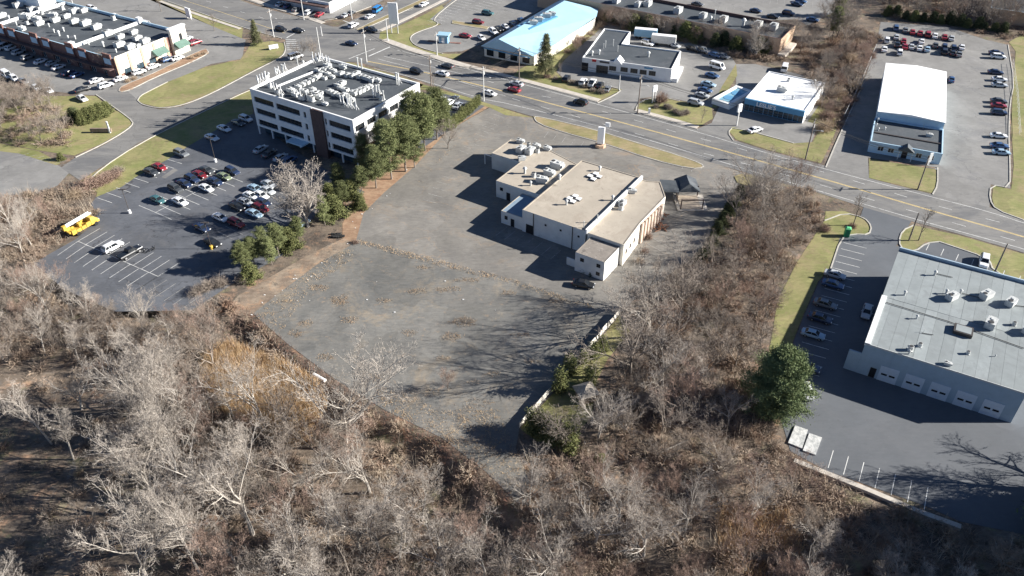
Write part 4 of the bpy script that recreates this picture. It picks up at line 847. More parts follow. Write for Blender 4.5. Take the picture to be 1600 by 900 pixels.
# pile of broken wood beside the east wall
mb = MB()
for k in range(26):
    u, v = 1030+rr.uniform(-14, 10), 346+rr.uniform(-12, 16); p = G(u, v)-G(1030,346); a = rr.uniform(0, 3.1); l = rr.uniform(.8, 2.2)
    mb.tube((p.x-l*math.cos(a)/2, p.y-l*math.sin(a)/2, 0.1+rr.uniform(0,.2)), (p.x+l*math.cos(a)/2, p.y+l*math.sin(a)/2, 0.15+rr.uniform(0,.6)), 0.12, n=4)
tag(mb.build('wood_pile', m_rust, loc=G(1030,346)), 'heap of reddish broken boards beside the east wall of the vacant building', 'debris', kind='stuff')
# white panel fence along the garden
fa, fb = G(812,668), G(968,491); fv = fb-fa; FL = fv.length
fen = empty('white_fence', fa, math.atan2(fv.y, fv.x), 'white panel fence with gaps along the right edge of the vacant lot', 'fence')
n = int(FL/2.4); pm = MB(); pm.box(0.06,2.3,-0.03,0.03,0.1,1.35); pm.box(0.06,2.3,-0.06,-0.03,0.3,0.38); pm.box(0.06,2.3,-0.06,-0.03,1.1,1.18); m_fn = M('weathered_white_fence', (0.55, 0.52, 0.47), .9, .15, 1, rnd=.2); pm = pm.mesh('fence_panel', m_fn); ps = MB().box(-0.06,0.06,-0.06,0.06,0,1.45).mesh('post', m_fn)
for k in range(n):
    if k/n > 0.27 and k/n < 0.34 or 0.55 < k/n < 0.60: continue
    o = link('fence_panel', pm, fen, (k*FL/n, rr.uniform(-.05,.05), rr.uniform(-.1,.05))); o.rotation_euler = (rr.uniform(-.12,.12), rr.uniform(-.02,.02), rr.uniform(-.03,.03))
    link('post', ps, fen, (k*FL/n, 0, 0))
gz = G(915,622); gh = empty('garden_shed', gz, 0.4, 'small square garden shed with pale pyramid roof inside the fenced garden', 'shed')
MB().box(-1.4,1.4,-1.4,1.4,0,2.1).build('wall', m_wood, gh)
MB().add([(-1.9,-1.9,2.0),(1.9,-1.9,2.0),(1.9,1.9,2.0),(-1.9,1.9,2.0),(0,0,3.3)], [(0,1,4),(1,2,4),(2,3,4),(3,0,4),(0,3,2,1)]).build('roof', M('pale_shingle', (0.36,0.32,0.27), 0.9, 0.15, 2), gh)
# low retaining wall by the right lot
mb = MB(); ribbon(mb, [G(u, v) for u, v in ((1240,722),(1300,746),(1355,768),(1407,790),(1432,801),(1500,826))], 0.9, -0.5, 0.55); tag(mb.build('retaining_wall', m_walk), 'pale concrete retaining wall below the right parking stalls', 'wall')
# fallen white pipe, boxes
a_, b_ = G(490,585,0.3), G(508,595,0.3); mb = MB(); mb.tube(a_-a_, b_-a_, 0.35, n=8); tag(mb.build('white_pipe', m_gutter, loc=a_), 'short white pipe lying at the edge of the vacant lot', 'pipe')
# utility poles and wires
PB = [(573,97),(674,137),(756,158),(810,128),(857,137),(996,177),(1258,249),(1434,296),(1552,428),(1421,380)]
def pole(u, v, h, label, arm=True, white=False):
    o = empty('utility_pole', G(u, v), rr.uniform(-.1,.1)+math.radians(-28+90), label, 'utility pole', 'utility poles along the main road')
    MB().tube((0,0,0),(0,0,h),0.2,0.13,n=8).build('pole_shaft', m_steel if white else m_pole, o)
    if arm:
        MB().box(-1.2,1.2,-0.07,0.07,h-0.9,h-0.75).build('cross_arm', m_pole, o)
        for x in (-1.1,-0.4,0.4,1.1): MB().tube((x,0,h-0.75),(x,0,h-0.5),0.06,n=6).build('insulator', m_steel, o)
        MB().tube((0.35,0,h-2.6),(0.35,0,h-1.7),0.25,n=8).build('transformer', m_ac, o)
        mb = MB(); mb.tube((0,0,h-3.2),(0,-2.2,h-2.9),0.06,n=5); mb.box(-0.12,0.12,-2.7,-2.1,h-2.98,h-2.86); mb.build('street_lamp_arm', m_steel, o)
    return o
pl_ = [(573,97,11,'tall pole beside the crosswalk behind the office building',True,True),(674,137,10.5,'utility pole just right of the office building',True,False),(756,158,11,'utility pole at the upper corner of the vacant lot',True,True),(811,126,11,'utility pole in front of the blue-roofed restaurant',True,False),(996,177,12,'utility pole at the driveway of the white store',True,False),(1258,250,12,'utility pole in front of the pool store',True,False),(1434,296,9.5,'utility pole on the front lawn of the white warehouse',True,False),(428,58,10,'utility pole by the small white sign at the access road',True,True),(1553,428,8,'thin pole on the verge behind the garage building',False,False),(1420,376,7.5,'thin pole next to the small tree on the garage verge',False,False),(550,30,10,'light pole on the far corner of the crossing',True,True),(606,64,8,'signal pole left of the tall white sign',False,True),(501,88,10,'tall thin mast behind the office roof corner',False,True),(475,31,10,'white lamp post on the far sidewalk before the parked red car',True,True),(503,56,3.5,'short white signal post at the side street crossing',False,True),(683,86,8,'thin lamp post on the sidewalk below the blue kiosk',True,True),(967,141,5,'thin lamp post in front of the white store',False,True)]
pole_o = {}
for a in pl_: pole_o[(a[0], a[1])] = (pole(*a), a[2])
m_wire = M('black_cable', (0.03,0.03,0.03), 0.6)
def wire(p, q_, n=1, sag=1.2):
    (o1, h1), (o2, h2) = pole_o[p], pole_o[q_]; A = o1.location+Vector((0,0,h1-0.6)); B = o2.location+Vector((0,0,h2-0.6)); mb = MB()
    for w__ in (-1.0, 0.4, 1.0):
        pts = []
        for k in range(9):
            t = k/8; P = A.lerp(B, t)-A; P.z -= sag*4*t*(1-t); P.y += w__; pts.append(P)
        for k in range(8): mb.tube(pts[k], pts[k+1], 0.045, n=3, cap=False)
    return mb.build('power_line', m_wire, loc=A)
for p, q_, l in (((811,126),(996,177),'power lines from the restaurant pole to the store driveway pole'),((996,177),(1258,250),'power lines above the road in front of the pool store'),((1258,250),(1434,296),'power lines above the warehouse driveway'),((756,158),(811,126),'power lines crossing the road above the vacant lot corner'),((674,137),(756,158),'power lines beside the office side lot'),((573,97),(674,137),'power lines behind the office building')):
    tag(wire(p, q_), l, 'power line')
# lot lights
def lot_light(u, v, h, col, label, turn=0.0):
    o = empty('lot_light', G(u, v), turn, label, 'light pole', 'parking lot lights')
    MB().tube((0,0,0),(0,0,0.9),0.36,n=10).build('footing', col, o); MB().tube((0,0,0.9),(0,0,h),0.07,n=6).build('pole_shaft', m_mull, o)
    MB().box(-0.9,0.9,-0.18,0.18,h,h+0.15).build('lamp_head', m_mull, o)
m_ly = M('yellow_footing', (0.62,0.42,0.08), 0.7)
lot_light(203,333,6.5,m_gutter,'lot light on a white footing in the middle of the office lot'); lot_light(331,389,7,m_ly,'lot light on a yellow footing beside the black car'); lot_light(337,253,7,m_gutter,'lot light at the edge of the office shadow'); lot_light(1382,374,0.9,m_gutter,'short white bollard in the driveway of the garage lot') if False else None
def pylon(u, v, w__, h0, h1, posts, label, turn=-0.5, th_=0.5, mat=None, extra=None):
    o = empty('pylon_sign', G(u, v), turn, label, 'sign'); MB().box(-w__/2, w__/2, -th_/2, th_/2, h0, h1).build('sign_panel', mat or m_gutter, o)
    for x in posts: MB().box(x-0.15, x+0.15, -0.14, 0.14, 0, h0).build('post', m_steel, o)
    if extra: extra(o)
    return o
pylon(617,52,3.4,3.5,11,(-1.2,1.2),'tall white sign on two posts at the street corner', turn=-0.2)
def planter(o): MB().tube((0,0,0),(0,0,0.8),1.5,n=8).build('brick_planter', m_brickT, o); MB().box(1.0,2.2,-0.2,0.2,6.2,7.4).build('side_panel', m_gutter, o)
pylon(938,229,1.8,1.0,5.8,(0,),'tall white blank sign on a brick planter beside the vacant lot', turn=-0.3, th_=0.9, extra=planter)
pylon(1151,196,1.4,4.3,6.6,(0,),'white oval sign on a slim post at the pool store driveway', turn=0.5)
pylon(1021,160,1.6,3.6,5.4,(-.5,.5),'white sign on thin posts on the shrub island', turn=0.6)
pylon(296,29,3.0,0.5,4.0,(-1.2,1.2),'white sign on the verge behind the brick plaza', turn=-0.7)
pylon(428,77,3.2,0.3,1.6,(-1.2,1.2),'low white monument sign on the grass island', turn=0.5)
pylon(159,207,6.0,0.3,1.3,(-2.6,2.6),'low wooden sign board on the grass corner', turn=-0.03, mat=m_wood, th_=0.7)
pylon(172,208,0.4,0.1,3.6,(0,),'thin white post beside the wooden sign board', turn=0, th_=0.3)
pylon(1014,178,0.6,0.1,1.8,(0,),'small white box on the sidewalk near the store driveway', turn=0, th_=0.5)
pylon(1450,258,0.9,1.0,3.6,(0,),'small sign on a post at the warehouse corner', turn=0.2, th_=0.2)
# blue kiosk
kk = empty('blue_kiosk', G(694,66), -0.2, 'small blue drive-up kiosk in the restaurant lot', 'kiosk')
MB().box(-1.6,1.6,-1.2,1.2,0,2.6).build('wall', m_bluewall, kk); MB().box(-2.2,2.2,-1.8,1.8,2.6,3.1).build('roof', m_roofblue, kk); MB().box(-0.5,0.5,-1.26,-1.201,0.05,2.1).build('door', m_gutter, kk)
for s in (-4, 4): MB().box(s-2, s+2, -0.6, 0.6, 0, 0.15).build('kerbed_island', m_brickO, kk)
# green cabin toilet
gt = empty('portable_toilet', G(1322,369), math.radians(-15), 'green portable toilet at the top of the garage lot', 'toilet'); m_gr = M('green_plastic', (0.03,0.30,0.12), 0.5, 0.1, 2)
MB().box(-0.6,0.6,-0.6,0.6,0.1,2.2).build('cabin', m_gr, gt); MB().box(-0.35,0.35,-0.64,-0.601,0.15,1.95).build('door', M('dark_green_door',(0.02,0.15,0.08),0.5), gt)
MB().add([(-.65,-.65,2.2),(.65,-.65,2.2),(.65,.65,2.2),(-.65,.65,2.2),(-.35,-.35,2.45),(.35,-.35,2.45),(.35,.35,2.45),(-.35,.35,2.45)], [(0,1,5,4),(1,2,6,5),(2,3,7,6),(3,0,4,7),(4,5,6,7)]).build('roof', M('sunlit_green_plastic',(0.12,0.5,0.22),0.5), gt)  # roof coloured lighter than the cabin to paint in the sunlit top
# containers behind the store
def container(u, v, l, col, label, turn, cyl=True):
    o = empty('storage_trailer', G(u, v), turn, label, 'trailer')
    MB().box(-l/2,l/2,-1.25,1.25,0.9,3.4).build('trailer_box', col, o); MB().box(-l/2+0.1,l/2-0.1,-1.1,1.1,3.4,3.5).build('roof', m_gutter, o)
    for x in (-l/2+1, -l/2+2.2, l/2-1.5):
        for y in (-1.1, 1.1): MB().tube((x,y-0.15,0.5),(x,y+0.15,0.5),0.5,n=10).build('wheel', m_dark, o)
container(1008,60,8,m_bluewall,'blue trailer parked behind the white store, the left one',math.radians(-14)); container(1036,70,8.5,m_ac,'pale trailer parked behind the white store, the right one',math.radians(-16))
# chain-link style guard rail at the right
# warehouse lot side fence
def railfence(pts, h, label, every=3.0, mat=None):
    P = [G(u, v) for u, v in pts]; o = empty('fence', P[0], 0, label, 'fence')
    for i in range(len(P)-1):
        a_, b_ = P[i]-P[0], P[i+1]-P[0]; L_ = (b_-a_).length; n = max(1, int(L_/every)); mb = MB()
        mb.tube(a_+Vector((0,0,h)), b_+Vector((0,0,h)), 0.04, n=4); mb.tube(a_+Vector((0,0,h*.5)), b_+Vector((0,0,h*.5)), 0.03, n=4); mb.build('rail', mat or m_steel, o)
        for k in range(n): c_ = a_.lerp(b_, k/n); MB().tube((0,0,0),(0,0,h+0.05),0.05,n=5).build('post', mat or m_steel, o, c_)
railfence([(1581,100),(1588,150),(1592,215)], 1.6, 'grey wire fence beyond the right column of cars')
railfence([(1368,75),(1345,130),(1318,185)], 1.4, 'pale rail fence left of the white warehouse')
# ------------------------------------------------ vehicles
PAINT = {}
for n_, c_ in {'white':(0.72,0.73,0.74),'silver':(0.42,0.44,0.46),'grey':(0.16,0.17,0.18),'dark grey':(0.06,0.065,0.07),'black':(0.015,0.016,0.018),'navy':(0.02,0.035,0.08),'blue':(0.04,0.09,0.20),'light blue':(0.30,0.42,0.52),'red':(0.26,0.02,0.03),'dark red':(0.16,0.015,0.02),'green':(0.20,0.24,0.15),'teal':(0.05,0.13,0.14),'tan':(0.36,0.31,0.24),'bright blue':(0.03,0.22,0.55)}.items():
    PAINT[n_] = M(n_.replace(' ', '_')+'_car_paint', c_, 0.38, spec=0.5, coat=0.6)
m_cg = M('car_glass', (0.015,0.018,0.022), 0.08, spec=0.6); m_ty = M('tyre_rubber', (0.02,0.02,0.02), 0.9); m_rim = M('alloy_rim', (0.4,0.4,0.41), 0.4, metal=0.6)
m_hl = M('headlight_lens', (0.75,0.76,0.76), 0.15); m_tl = M('taillight_lens', (0.35,0.02,0.02), 0.2); m_tr = M('black_trim', (0.03,0.03,0.03), 0.7)
#        stations: x, floor z, belt z, half width ; cabin: (x at belt rear, front, x at roof rear, front), belt z, roof z, half widths
KIND = {
 'sedan': dict(L=[(-2.35,.45,.72,.70),(-2.25,.28,.95,.86),(-1.75,.25,1.0,.90),(-0.9,.25,.97,.91),(0.7,.25,.93,.91),(1.3,.25,.90,.89),(2.1,.28,.76,.84),(2.32,.42,.62,.66)], cab=(-1.75,1.15,-1.05,0.35), zb=.93, zr=1.42, wb=.84, wr=.60, ax=1.38, wr_=.32),
 'suv': dict(L=[(-2.35,.5,.95,.78),(-2.28,.32,1.12,.90),(-1.7,.30,1.14,.94),(-0.9,.30,1.10,.95),(0.7,.30,1.07,.95),(1.2,.30,1.05,.93),(2.15,.34,.95,.88),(2.35,.5,.78,.72)], cab=(-2.2,1.15,-1.85,0.45), zb=1.08, zr=1.70, wb=.88, wr=.66, ax=1.42, wr_=.36),
 'hatchback': dict(L=[(-2.05,.45,.9,.74),(-1.98,.28,1.02,.85),(-1.4,.26,1.02,.89),(-0.6,.26,.98,.90),(0.7,.26,.95,.90),(1.2,.26,.92,.88),(1.9,.30,.80,.82),(2.08,.45,.65,.64)], cab=(-1.9,1.1,-1.5,0.4), zb=.98, zr=1.50, wb=.84, wr=.62, ax=1.28, wr_=.32),
 'van': dict(L=[(-2.65,.5,1.2,.90),(-2.6,.35,1.25,.96),(-1.4,.32,1.25,.99),(0,.32,1.2,.99),(1.4,.32,1.15,.98),(1.7,.32,1.12,.96),(2.35,.36,1.0,.90),(2.55,.5,.8,.74)], cab=(-2.58,1.9,-2.5,1.25), zb=1.18, zr=2.15, wb=.95, wr=.82, ax=1.6, wr_=.38),
 'pickup': dict(L=[(-2.85,.55,1.02,.86),(-2.8,.42,1.1,.95),(-1.5,.40,1.1,.97),(-0.6,.40,1.1,.97),(0.9,.40,1.1,.97),(1.5,.40,1.1,.96),(2.6,.44,1.02,.92),(2.8,.55,.85,.76)], cab=(-0.75,1.45,-0.5,0.75), zb=1.08, zr=1.82, wb=.90, wr=.70, ax=1.75, wr_=.40),
}
def car_meshes(kind, split):
    K = KIND[kind]; body, glass, roof = MB(), MB(), MB(); S = K['L']; rings = []
    for (x, z0, z1, hw) in S:
        h = z1-z0; rings.append([(x,-hw*.86,z0),(x,-hw,z0+h*.22),(x,-hw,z0+h*.72),(x,-hw*.90,z1),(x,0,z1+.03),(x,hw*.90,z1),(x,hw,z0+h*.72),(x,hw,z0+h*.22),(x,hw*.86,z0)])
    vs = [p for r in rings for p in r]; fs = []
    for i in range(len(rings)-1):
        for j in range(9): a, b = i*9+j, i*9+(j+1)%9; fs.append((a, a+9, b+9, b))
    fs += [tuple(range(8, -1, -1)), tuple((len(rings)-1)*9+k for k in range(9))]
    body.add(vs, [f[::-1] for f in fs])
    xb, xf, rb_, rf_ = K['cab']; zb, zr, wb, wr = K['zb'], K['zr'], K['wb'], K['wr']
    bt = [(xb,-wb,zb),(xf,-wb*.9,zb-.02),(xf,wb*.9,zb-.02),(xb,wb,zb)]; tp = [(rb_,-wr,zr),(rf_,-wr,zr),(rf_,wr,zr),(rb_,wr,zr)]
    glass.add(bt+tp, [(0,1,5,4),(1,2,6,5),(2,3,7,6),(3,0,4,7),(4,5,6,7)])
    m_ = (rb_+rf_)/2; e = .04
    roof.add([(rb_-.05,-wr-e,zr-.02),(rf_+.05,-wr-e,zr-.02),(rf_+.05,wr+e,zr-.02),(rb_-.05,wr+e,zr-.02),(rb_+.12,-wr+.1,zr+.05),(rf_-.1,-wr+.1,zr+.05),(rf_-.1,wr-.1,zr+.05),(rb_+.12,wr-.1,zr+.05)], [(0,1,5,4),(1,2,6,5),(2,3,7,6),(3,0,4,7),(4,5,6,7),(0,3,2,1)])
    for s in (-1, 1):   # pillars
        prs = [((xb,s*wb,zb),(rb_,s*wr,zr)), ((xf,s*wb*.9,zb),(rf_,s*wr,zr)), (((xb+xf)/2-.1,s*wb*.97,zb),(m_,s*wr,zr))]
        if kind in ('suv','van'): prs.append(((xb+.9,s*wb*.98,zb),(rb_+.75,s*wr,zr)))
        for a, b in prs: roof.tube(Vector(a), Vector(b), .055, .05, n=4, cap=False)
    if kind == 'pickup':
        body.box(-2.75,-0.85,-.88,-.80,1.1,1.16); body.box(-2.75,-0.85,.80,.88,1.1,1.16); glass.box(-2.7,-0.9,-.80,.80,1.135,1.15)
    if kind == 'van': pass
    hw = S[3][3]; wh, rims = MB(), MB(); r = K['wr_']
    wl_ = []
    for sx in (-1, 1):
        for sy in (-1, 1):
            w_ = MB(); y = sy*(hw-.07); w_.tube((0,-.11,0),(0,.11,0), r, n=12, mi=0); w_.tube((0,sy*.112,0),(0,sy*.125,0), r*.62, n=8, mi=1); wl_.append(((sx*K['ax'], y, r), w_))
    hl = [MB().box(S[-1][0]-.16, S[-1][0]-.03, s*.62-.17, s*.62+.17, .60 if kind != 'pickup' else .8, .78 if kind != 'pickup' else .98) for s in (-1, 1)]
    tl_ = [MB().box(S[0][0]+.0, S[0][0]+.1, s*.66-.16, s*.66+.16, .72, .92) for s in (-1, 1)]
    mir = [MB().box(xf-.45, xf-.3, s*(hw+.09)-.09, s*(hw+.09)+.09, zb, zb+.14) for s in (-1, 1)]
    return body, glass, roof, wl_, hl, tl_, mir
PROTO, SMALL = {}, {}
first_use = set()
def proto(kind):
    if kind not in PROTO:
        body, glass, roof, wl_, hl, tl_, mir = car_meshes(kind, True); pm = PAINT['white']
        PROTO[kind] = [('body', body.mesh('body', pm), (0,0,0), 1), ('window_glass', glass.mesh('window_glass', m_cg), (0,0,0), 0), ('roof', roof.mesh('roof', pm), (0,0,0), 1)]
        PROTO[kind] += [('wheel', w_.mesh('wheel', [m_ty, m_rim]), p, 0) for p, w_ in wl_]
        PROTO[kind] += [('headlight', h.mesh('headlight', m_hl), (0,0,0), 0) for h in hl]+[('taillight', h.mesh('taillight', m_tl), (0,0,0), 0) for h in tl_]+[('mirror', h.mesh('mirror', pm), (0,0,0), 1) for h in mir]
    return PROTO[kind]
def small(kind):
    if kind not in SMALL:
        body, glass, roof, wl_, hl, tl_, mir = car_meshes(kind, False); a = MB()
        for q_, mi in [(body, 0), (roof, 0), (glass, 1)]: a.add(q_.v, q_.f, mi)
        for p, w_ in wl_: a.add([(x+p[0], y+p[1], z+p[2]) for x, y, z in w_.v], w_.f, 2)
        for h in hl: a.add(h.v, h.f, 3)
        for h in tl_: a.add(h.v, h.f, 4)
        SMALL[kind] = a.mesh('car', [PAINT['white'], m_cg, m_ty, m_hl, m_tl])
    return SMALL[kind]
def paint_slot(o, m): o.material_slots[0].link = 'OBJECT'; o.material_slots[0].material = m
NAME = {'sedan': 'parked_car', 'suv': 'parked_suv', 'hatchback': 'parked_hatchback', 'van': 'parked_van', 'pickup': 'pickup_truck'}
def car(u, v, dirpx, col, kind, label, group, near=True, moving=False, z=0.03):
    p, q_ = G(u, v), G(u+dirpx[0], v+dirpx[1]); d = q_-p; rz = math.atan2(d.y, d.x)+rr.uniform(-.03, .03)
    # photo positions mark the middle of the visible car: its ground centre lies a little nearer
    y0 = p.y-0.55*1.4/math.tan(math.atan2(CAMH, p.y)) * 1.0
    p = Vector((p.x*y0/p.y, y0, z)); nm = NAME[kind] if not moving else NAME[kind].replace('parked_', 'moving_')
    if near:
        o = empty(nm, p, rz, label, kind if kind in ('van', 'suv') else ('pickup truck' if kind == 'pickup' else 'car'), group)
        for n_, me_, l, pt in proto(kind):
            c_ = link(n_, me_, o, l)
            if pt: paint_slot(c_, PAINT[col])
    else:
        o = link(nm, small(kind), None, p, rz); tag(o, label, kind if kind in ('van', 'suv') else ('pickup truck' if kind == 'pickup' else 'car'), group); paint_slot(o, PAINT[col])
    s = rr.uniform(.97, 1.04); o.scale = (s, s, s); return o
ROWS = [
 ('lawn-side row of the office lot', (10,4.3), 1, [(236,268,'dark grey','sedan'),(249,260,'red','sedan'),(283,239,'grey','suv')]),
 ('upper line of the office lot middle row', (10,4.6), 1, [(274,294,'dark grey','suv'),(288,286,'navy','sedan'),(300,279,'navy','suv'),(312,272,'dark red','sedan'),(323,265,'dark grey','sedan')]),
 ('lower line of the office lot middle row', (10,4.6), 1, [(246,311,'teal','sedan'),(281,314,'white','sedan'),(322,293,'white','sedan'),(336,283,'navy','sedan'),(350,275,'green','sedan'),(363,267,'navy','suv')]),
 ('upper line beside the round white tree', (10,4.6), 1, [(370,322,'black','sedan'),(383,315,'silver','sedan'),(392,305,'white','sedan'),(399,294,'light blue','sedan')]),
 ('lower line beside the round white tree', (10,4.6), 1, [(397,333,'light blue','sedan'),(407,325,'dark red','suv'),(411,315,'navy','sedan'),(408,304,'white','sedan'),(418,297,'silver','sedan'),(420,287,'silver','sedan')]),
 ('short row above the office lot bushes', (10,4.6), 1, [(315,355,'navy','sedan'),(332,378,'black','sedan'),(344,339,'white','sedan'),(369,348,'dark red','suv')]),
 ('alone among the empty stalls of the office lot', (10,-5.2), 1, [(176,385,'white','suv')]),
 ('loaded with gear beside the lone white car of the office lot', (10,-5.6), 1, [(203,394,'black','pickup')]),
 ('shaded row left of the office building', (10,4), 1, [(331,214,'white','sedan'),(350,200,'white','sedan'),(384,185,'white','suv'),(372,191,'dark grey','sedan')]),
 ('shaded row under the office facade', (10,-6), 1, [(407,232,'silver','sedan'),(438,245,'silver','sedan'),(452,250,'blue','suv'),(421,239,'dark grey','sedan')]),
 ('half hidden behind the white-barked tree', (10,-6), 1, [(470,349,'light blue','sedan')]),
 ('strip between office pines and cedars', (8,-7), 0, [(688,155,'white','sedan'),(702,160,'white','suv'),(715,164,'silver','sedan'),(709,154,'dark grey','sedan'),(696,168,'black','sedan')]),
 ('parked in the shadow of the vacant building annex', (10,2), 1, [(912,443,'black','sedan')]),
 ('in the left row of the garage lot, sunlit end', (10,3), 1, [(1305,428,'silver','sedan')]),
 ('shaded left row of the garage lot', (10,3.0), 1, [(1302,443,'blue','sedan'),(1290,474,'grey','sedan'),(1282,496,'navy','sedan'),(1271,521,'light blue','sedan'),(1262,572,'navy','sedan')]),
 ('half hidden behind the big pine at the garage lot', (3,10), 1, [(1262,610,'white','sedan')]),
 ('against the west wall of the garage building', (-3,10), 1, [(1355,486,'silver','sedan')]),
 ('in the stalls on the road side of the garage building', (-1.5,10), 1, [(1538,408,'white','suv')]),
 ('driving on the main road behind the brick plaza side', (10,2.2), 0, [(439,45,'black','suv'),(466,47,'black','sedan'),(549,67,'navy','sedan')]),
 ('driving on the main road near the office building', (10,2.8), 0, [(651,111,'black','suv'),(765,145,'white','sedan')]),
 ('driving on the main road above the office side lot', (-10,-2.8), 0, [(691,114,'white','sedan'),(699,102,'dark grey','sedan')]),
 ('driving on the main road in front of the spruce', (-10,-2.8), 0, [(803,139,'red','sedan'),(807,130,'silver','sedan')]),
 ('driving on the main road in front of the white store', (-10,-2.8), 1, [(907,159,'black','suv')]),
 ('waiting or driving on the side street', (10,-5), 0, [(540,23,'silver','sedan'),(552,39,'white','suv'),(578,25,'white','sedan'),(662,6,'white','sedan')]),
 ('turning at the corner by the tall white sign', (10,3), 0, [(580,46,'dark grey','pickup')]),
 ('with box body on the side street', (10,-7), 0, [(590,15,'bright blue','van')]),
 ('coming out of the access road behind the office building', (10,-3), 0, [(462,88,'white','van')]),
 ('top row across the main road', (10,-6), 0, [(437,6,'white','sedan'),(449,8,'blue','sedan'),(463,14,'grey','sedan'),(482,19,'white','suv'),(499,22,'red','sedan'),(548,20,'dark grey','sedan')]),
 ('in the middle of the restaurant lot', (10,1.5), 0, [(747,34,'dark red','suv'),(762,20,'teal','suv'),(727,55,'red','sedan')]),
 ('in the row along the blue roof', (7,5), 0, [(752,58,'white','sedan'),(771,49,'white','suv'),(780,44,'black','sedan'),(790,41,'white','sedan'),(802,36,'navy','sedan'),(815,31,'blue','sedan')]),
 ('in the front row of the white store', (6,-9), 0, [(885,122,'black','suv'),(911,127,'white','suv'),(925,129,'white','pickup'),(937,132,'black','sedan'),(949,138,'grey','sedan')]),
 ('right row of the white store lot', (10,2.5), 0, [(1087,160,'silver','suv'),(1097,148,'silver','sedan'),(1102,140,'blue','sedan'),(1107,131,'light blue','sedan'),(1113,117,'blue','sedan')]),
 ('parked large at the end of the right row of the white store lot', (10,3), 0, [(1121,104,'white','van')]),
 ('rear row behind the white store', (10,3), 0, [(1012,67,'white','suv'),(1054,70,'silver','sedan'),(1084,76,'black','pickup'),(1097,78,'grey','pickup'),(1117,85,'blue','sedan'),(1130,87,'grey','sedan')]),
 ('parked by the driveway in front of the pool store', (10,-3), 0, [(1180,202,'white','sedan')]),
 ('behind the pool store', (3,-10), 0, [(1226,106,'white','van')]),
 ('in the back row of the warehouse lot', (1,-10), 0, [(1400,43,'blue','suv'),(1415,46,'grey','sedan'),(1426,49,'red','sedan'),(1438,51,'red','sedan'),(1450,53,'red','suv'),(1461,55,'white','sedan'),(1476,57,'red','sedan'),(1487,59,'silver','sedan')]),
 ('upper middle row of the warehouse lot', (1,-10), 0, [(1386,62,'white','suv'),(1401,57,'silver','sedan'),(1412,63,'red','sedan'),(1440,64,'white','sedan'),(1462,70,'dark grey','sedan'),(1476,72,'navy','suv'),(1490,74,'navy','suv'),(1503,73,'white','sedan')]),
 ('lower middle row of the warehouse lot', (1,-10), 0, [(1382,76,'white','sedan'),(1402,69,'black','sedan'),(1406,81,'white','suv'),(1414,72,'red','sedan'),(1424,72,'silver','sedan'),(1437,74,'white','sedan'),(1449,76,'light blue','sedan'),(1476,80,'black','suv'),(1489,82,'black','sedan'),(1499,84,'grey','sedan')]),
 ('right column of the warehouse lot', (10,0.8), 0, [(1557,82,'navy','sedan'),(1560,88,'white','suv'),(1556,112,'navy','sedan'),(1562,123,'white','sedan'),(1562,132,'silver','sedan'),(1561,157,'dark grey','sedan'),(1561,164,'red','sedan'),(1561,175,'navy','suv'),(1561,211,'white','sedan'),(1562,227,'blue','sedan'),(1565,237,'light blue','sedan')]),
 ('alone beside the white warehouse wall', (1,-10), 0, [(1487,123,'blue','sedan')]),
 ('in the front row of the brick plaza', (10,-4), 0, [(5,73,'white','van'),(18,74,'white','suv'),(29,81,'silver','suv'),(43,89,'grey','suv'),(63,95,'white','sedan'),(81,98,'silver','sedan'),(91,104,'white','sedan'),(107,113,'navy','sedan'),(120,116,'blue','sedan')]),
 ('near the corner of the brick plaza', (10,-3), 0, [(128,139,'black','sedan'),(150,125,'white','sedan'),(165,133,'white','suv')]),
 ('outer plaza row by the bare trees', (8,5), 0, [(10,117,'white','van'),(22,122,'white','suv'),(36,126,'grey','sedan'),(56,136,'white','sedan'),(75,140,'white','sedan'),(128,153,'white','sedan')]),
 ('along the cream end wall of the plaza', (10,-3.4), 0, [(188,122,'white','sedan'),(217,112,'white','suv'),(239,103,'white','sedan'),(262,92,'blue','suv'),(277,90,'white','sedan')]),
 ('beside the green awnings of the plaza', (10,-3.4), 0, [(291,60,'white','suv'),(305,66,'red','suv')]),
 ('on the road side of the brick plaza', (10,3), 0, [(143,12,'white','suv'),(180,24,'white','sedan'),(228,39,'white','van')]),
 ('shaded lot behind the long flat roof', (10,2), 0, [(1181,16,'navy','sedan'),(1232,20,'navy','suv'),(1246,6,'navy','sedan'),(1252,1,'blue','sedan'),(1090,6,'dark grey','sedan'),(1270,30,'blue','sedan'),(1208,25,'black','sedan')]),
]
for desc, dpx, near, lst in ROWS:
    seen = {}
    same = {}
    for it in sorted(lst): same.setdefault((it[2], it[3]), []).append(it)
    for it in sorted(lst):
        kd = {'sedan': 'sedan', 'suv': 'SUV', 'hatchback': 'hatchback', 'van': 'van', 'pickup': 'pickup truck'}[it[3]]
        grp = same[(it[2], it[3])]; i = grp.index(it)
        if len(lst) == 1: lab = '%s %s %s' % (it[2], kd, desc)
        elif len(grp) == 1: lab = 'the only %s %s %s' % (it[2], kd, desc)
        else: lab = '%s %s, %s such from left, %s' % (it[2], kd, ordn(i), desc)
        assert len(lab.split()) <= 16 or print('LONG', lab) is None
        car(it[0], it[1], dpx, it[2], it[3], lab, 'cars '+(desc if len(desc) < 60 else desc[:60]), near=bool(near), moving='driving' in desc or 'turning' in desc)
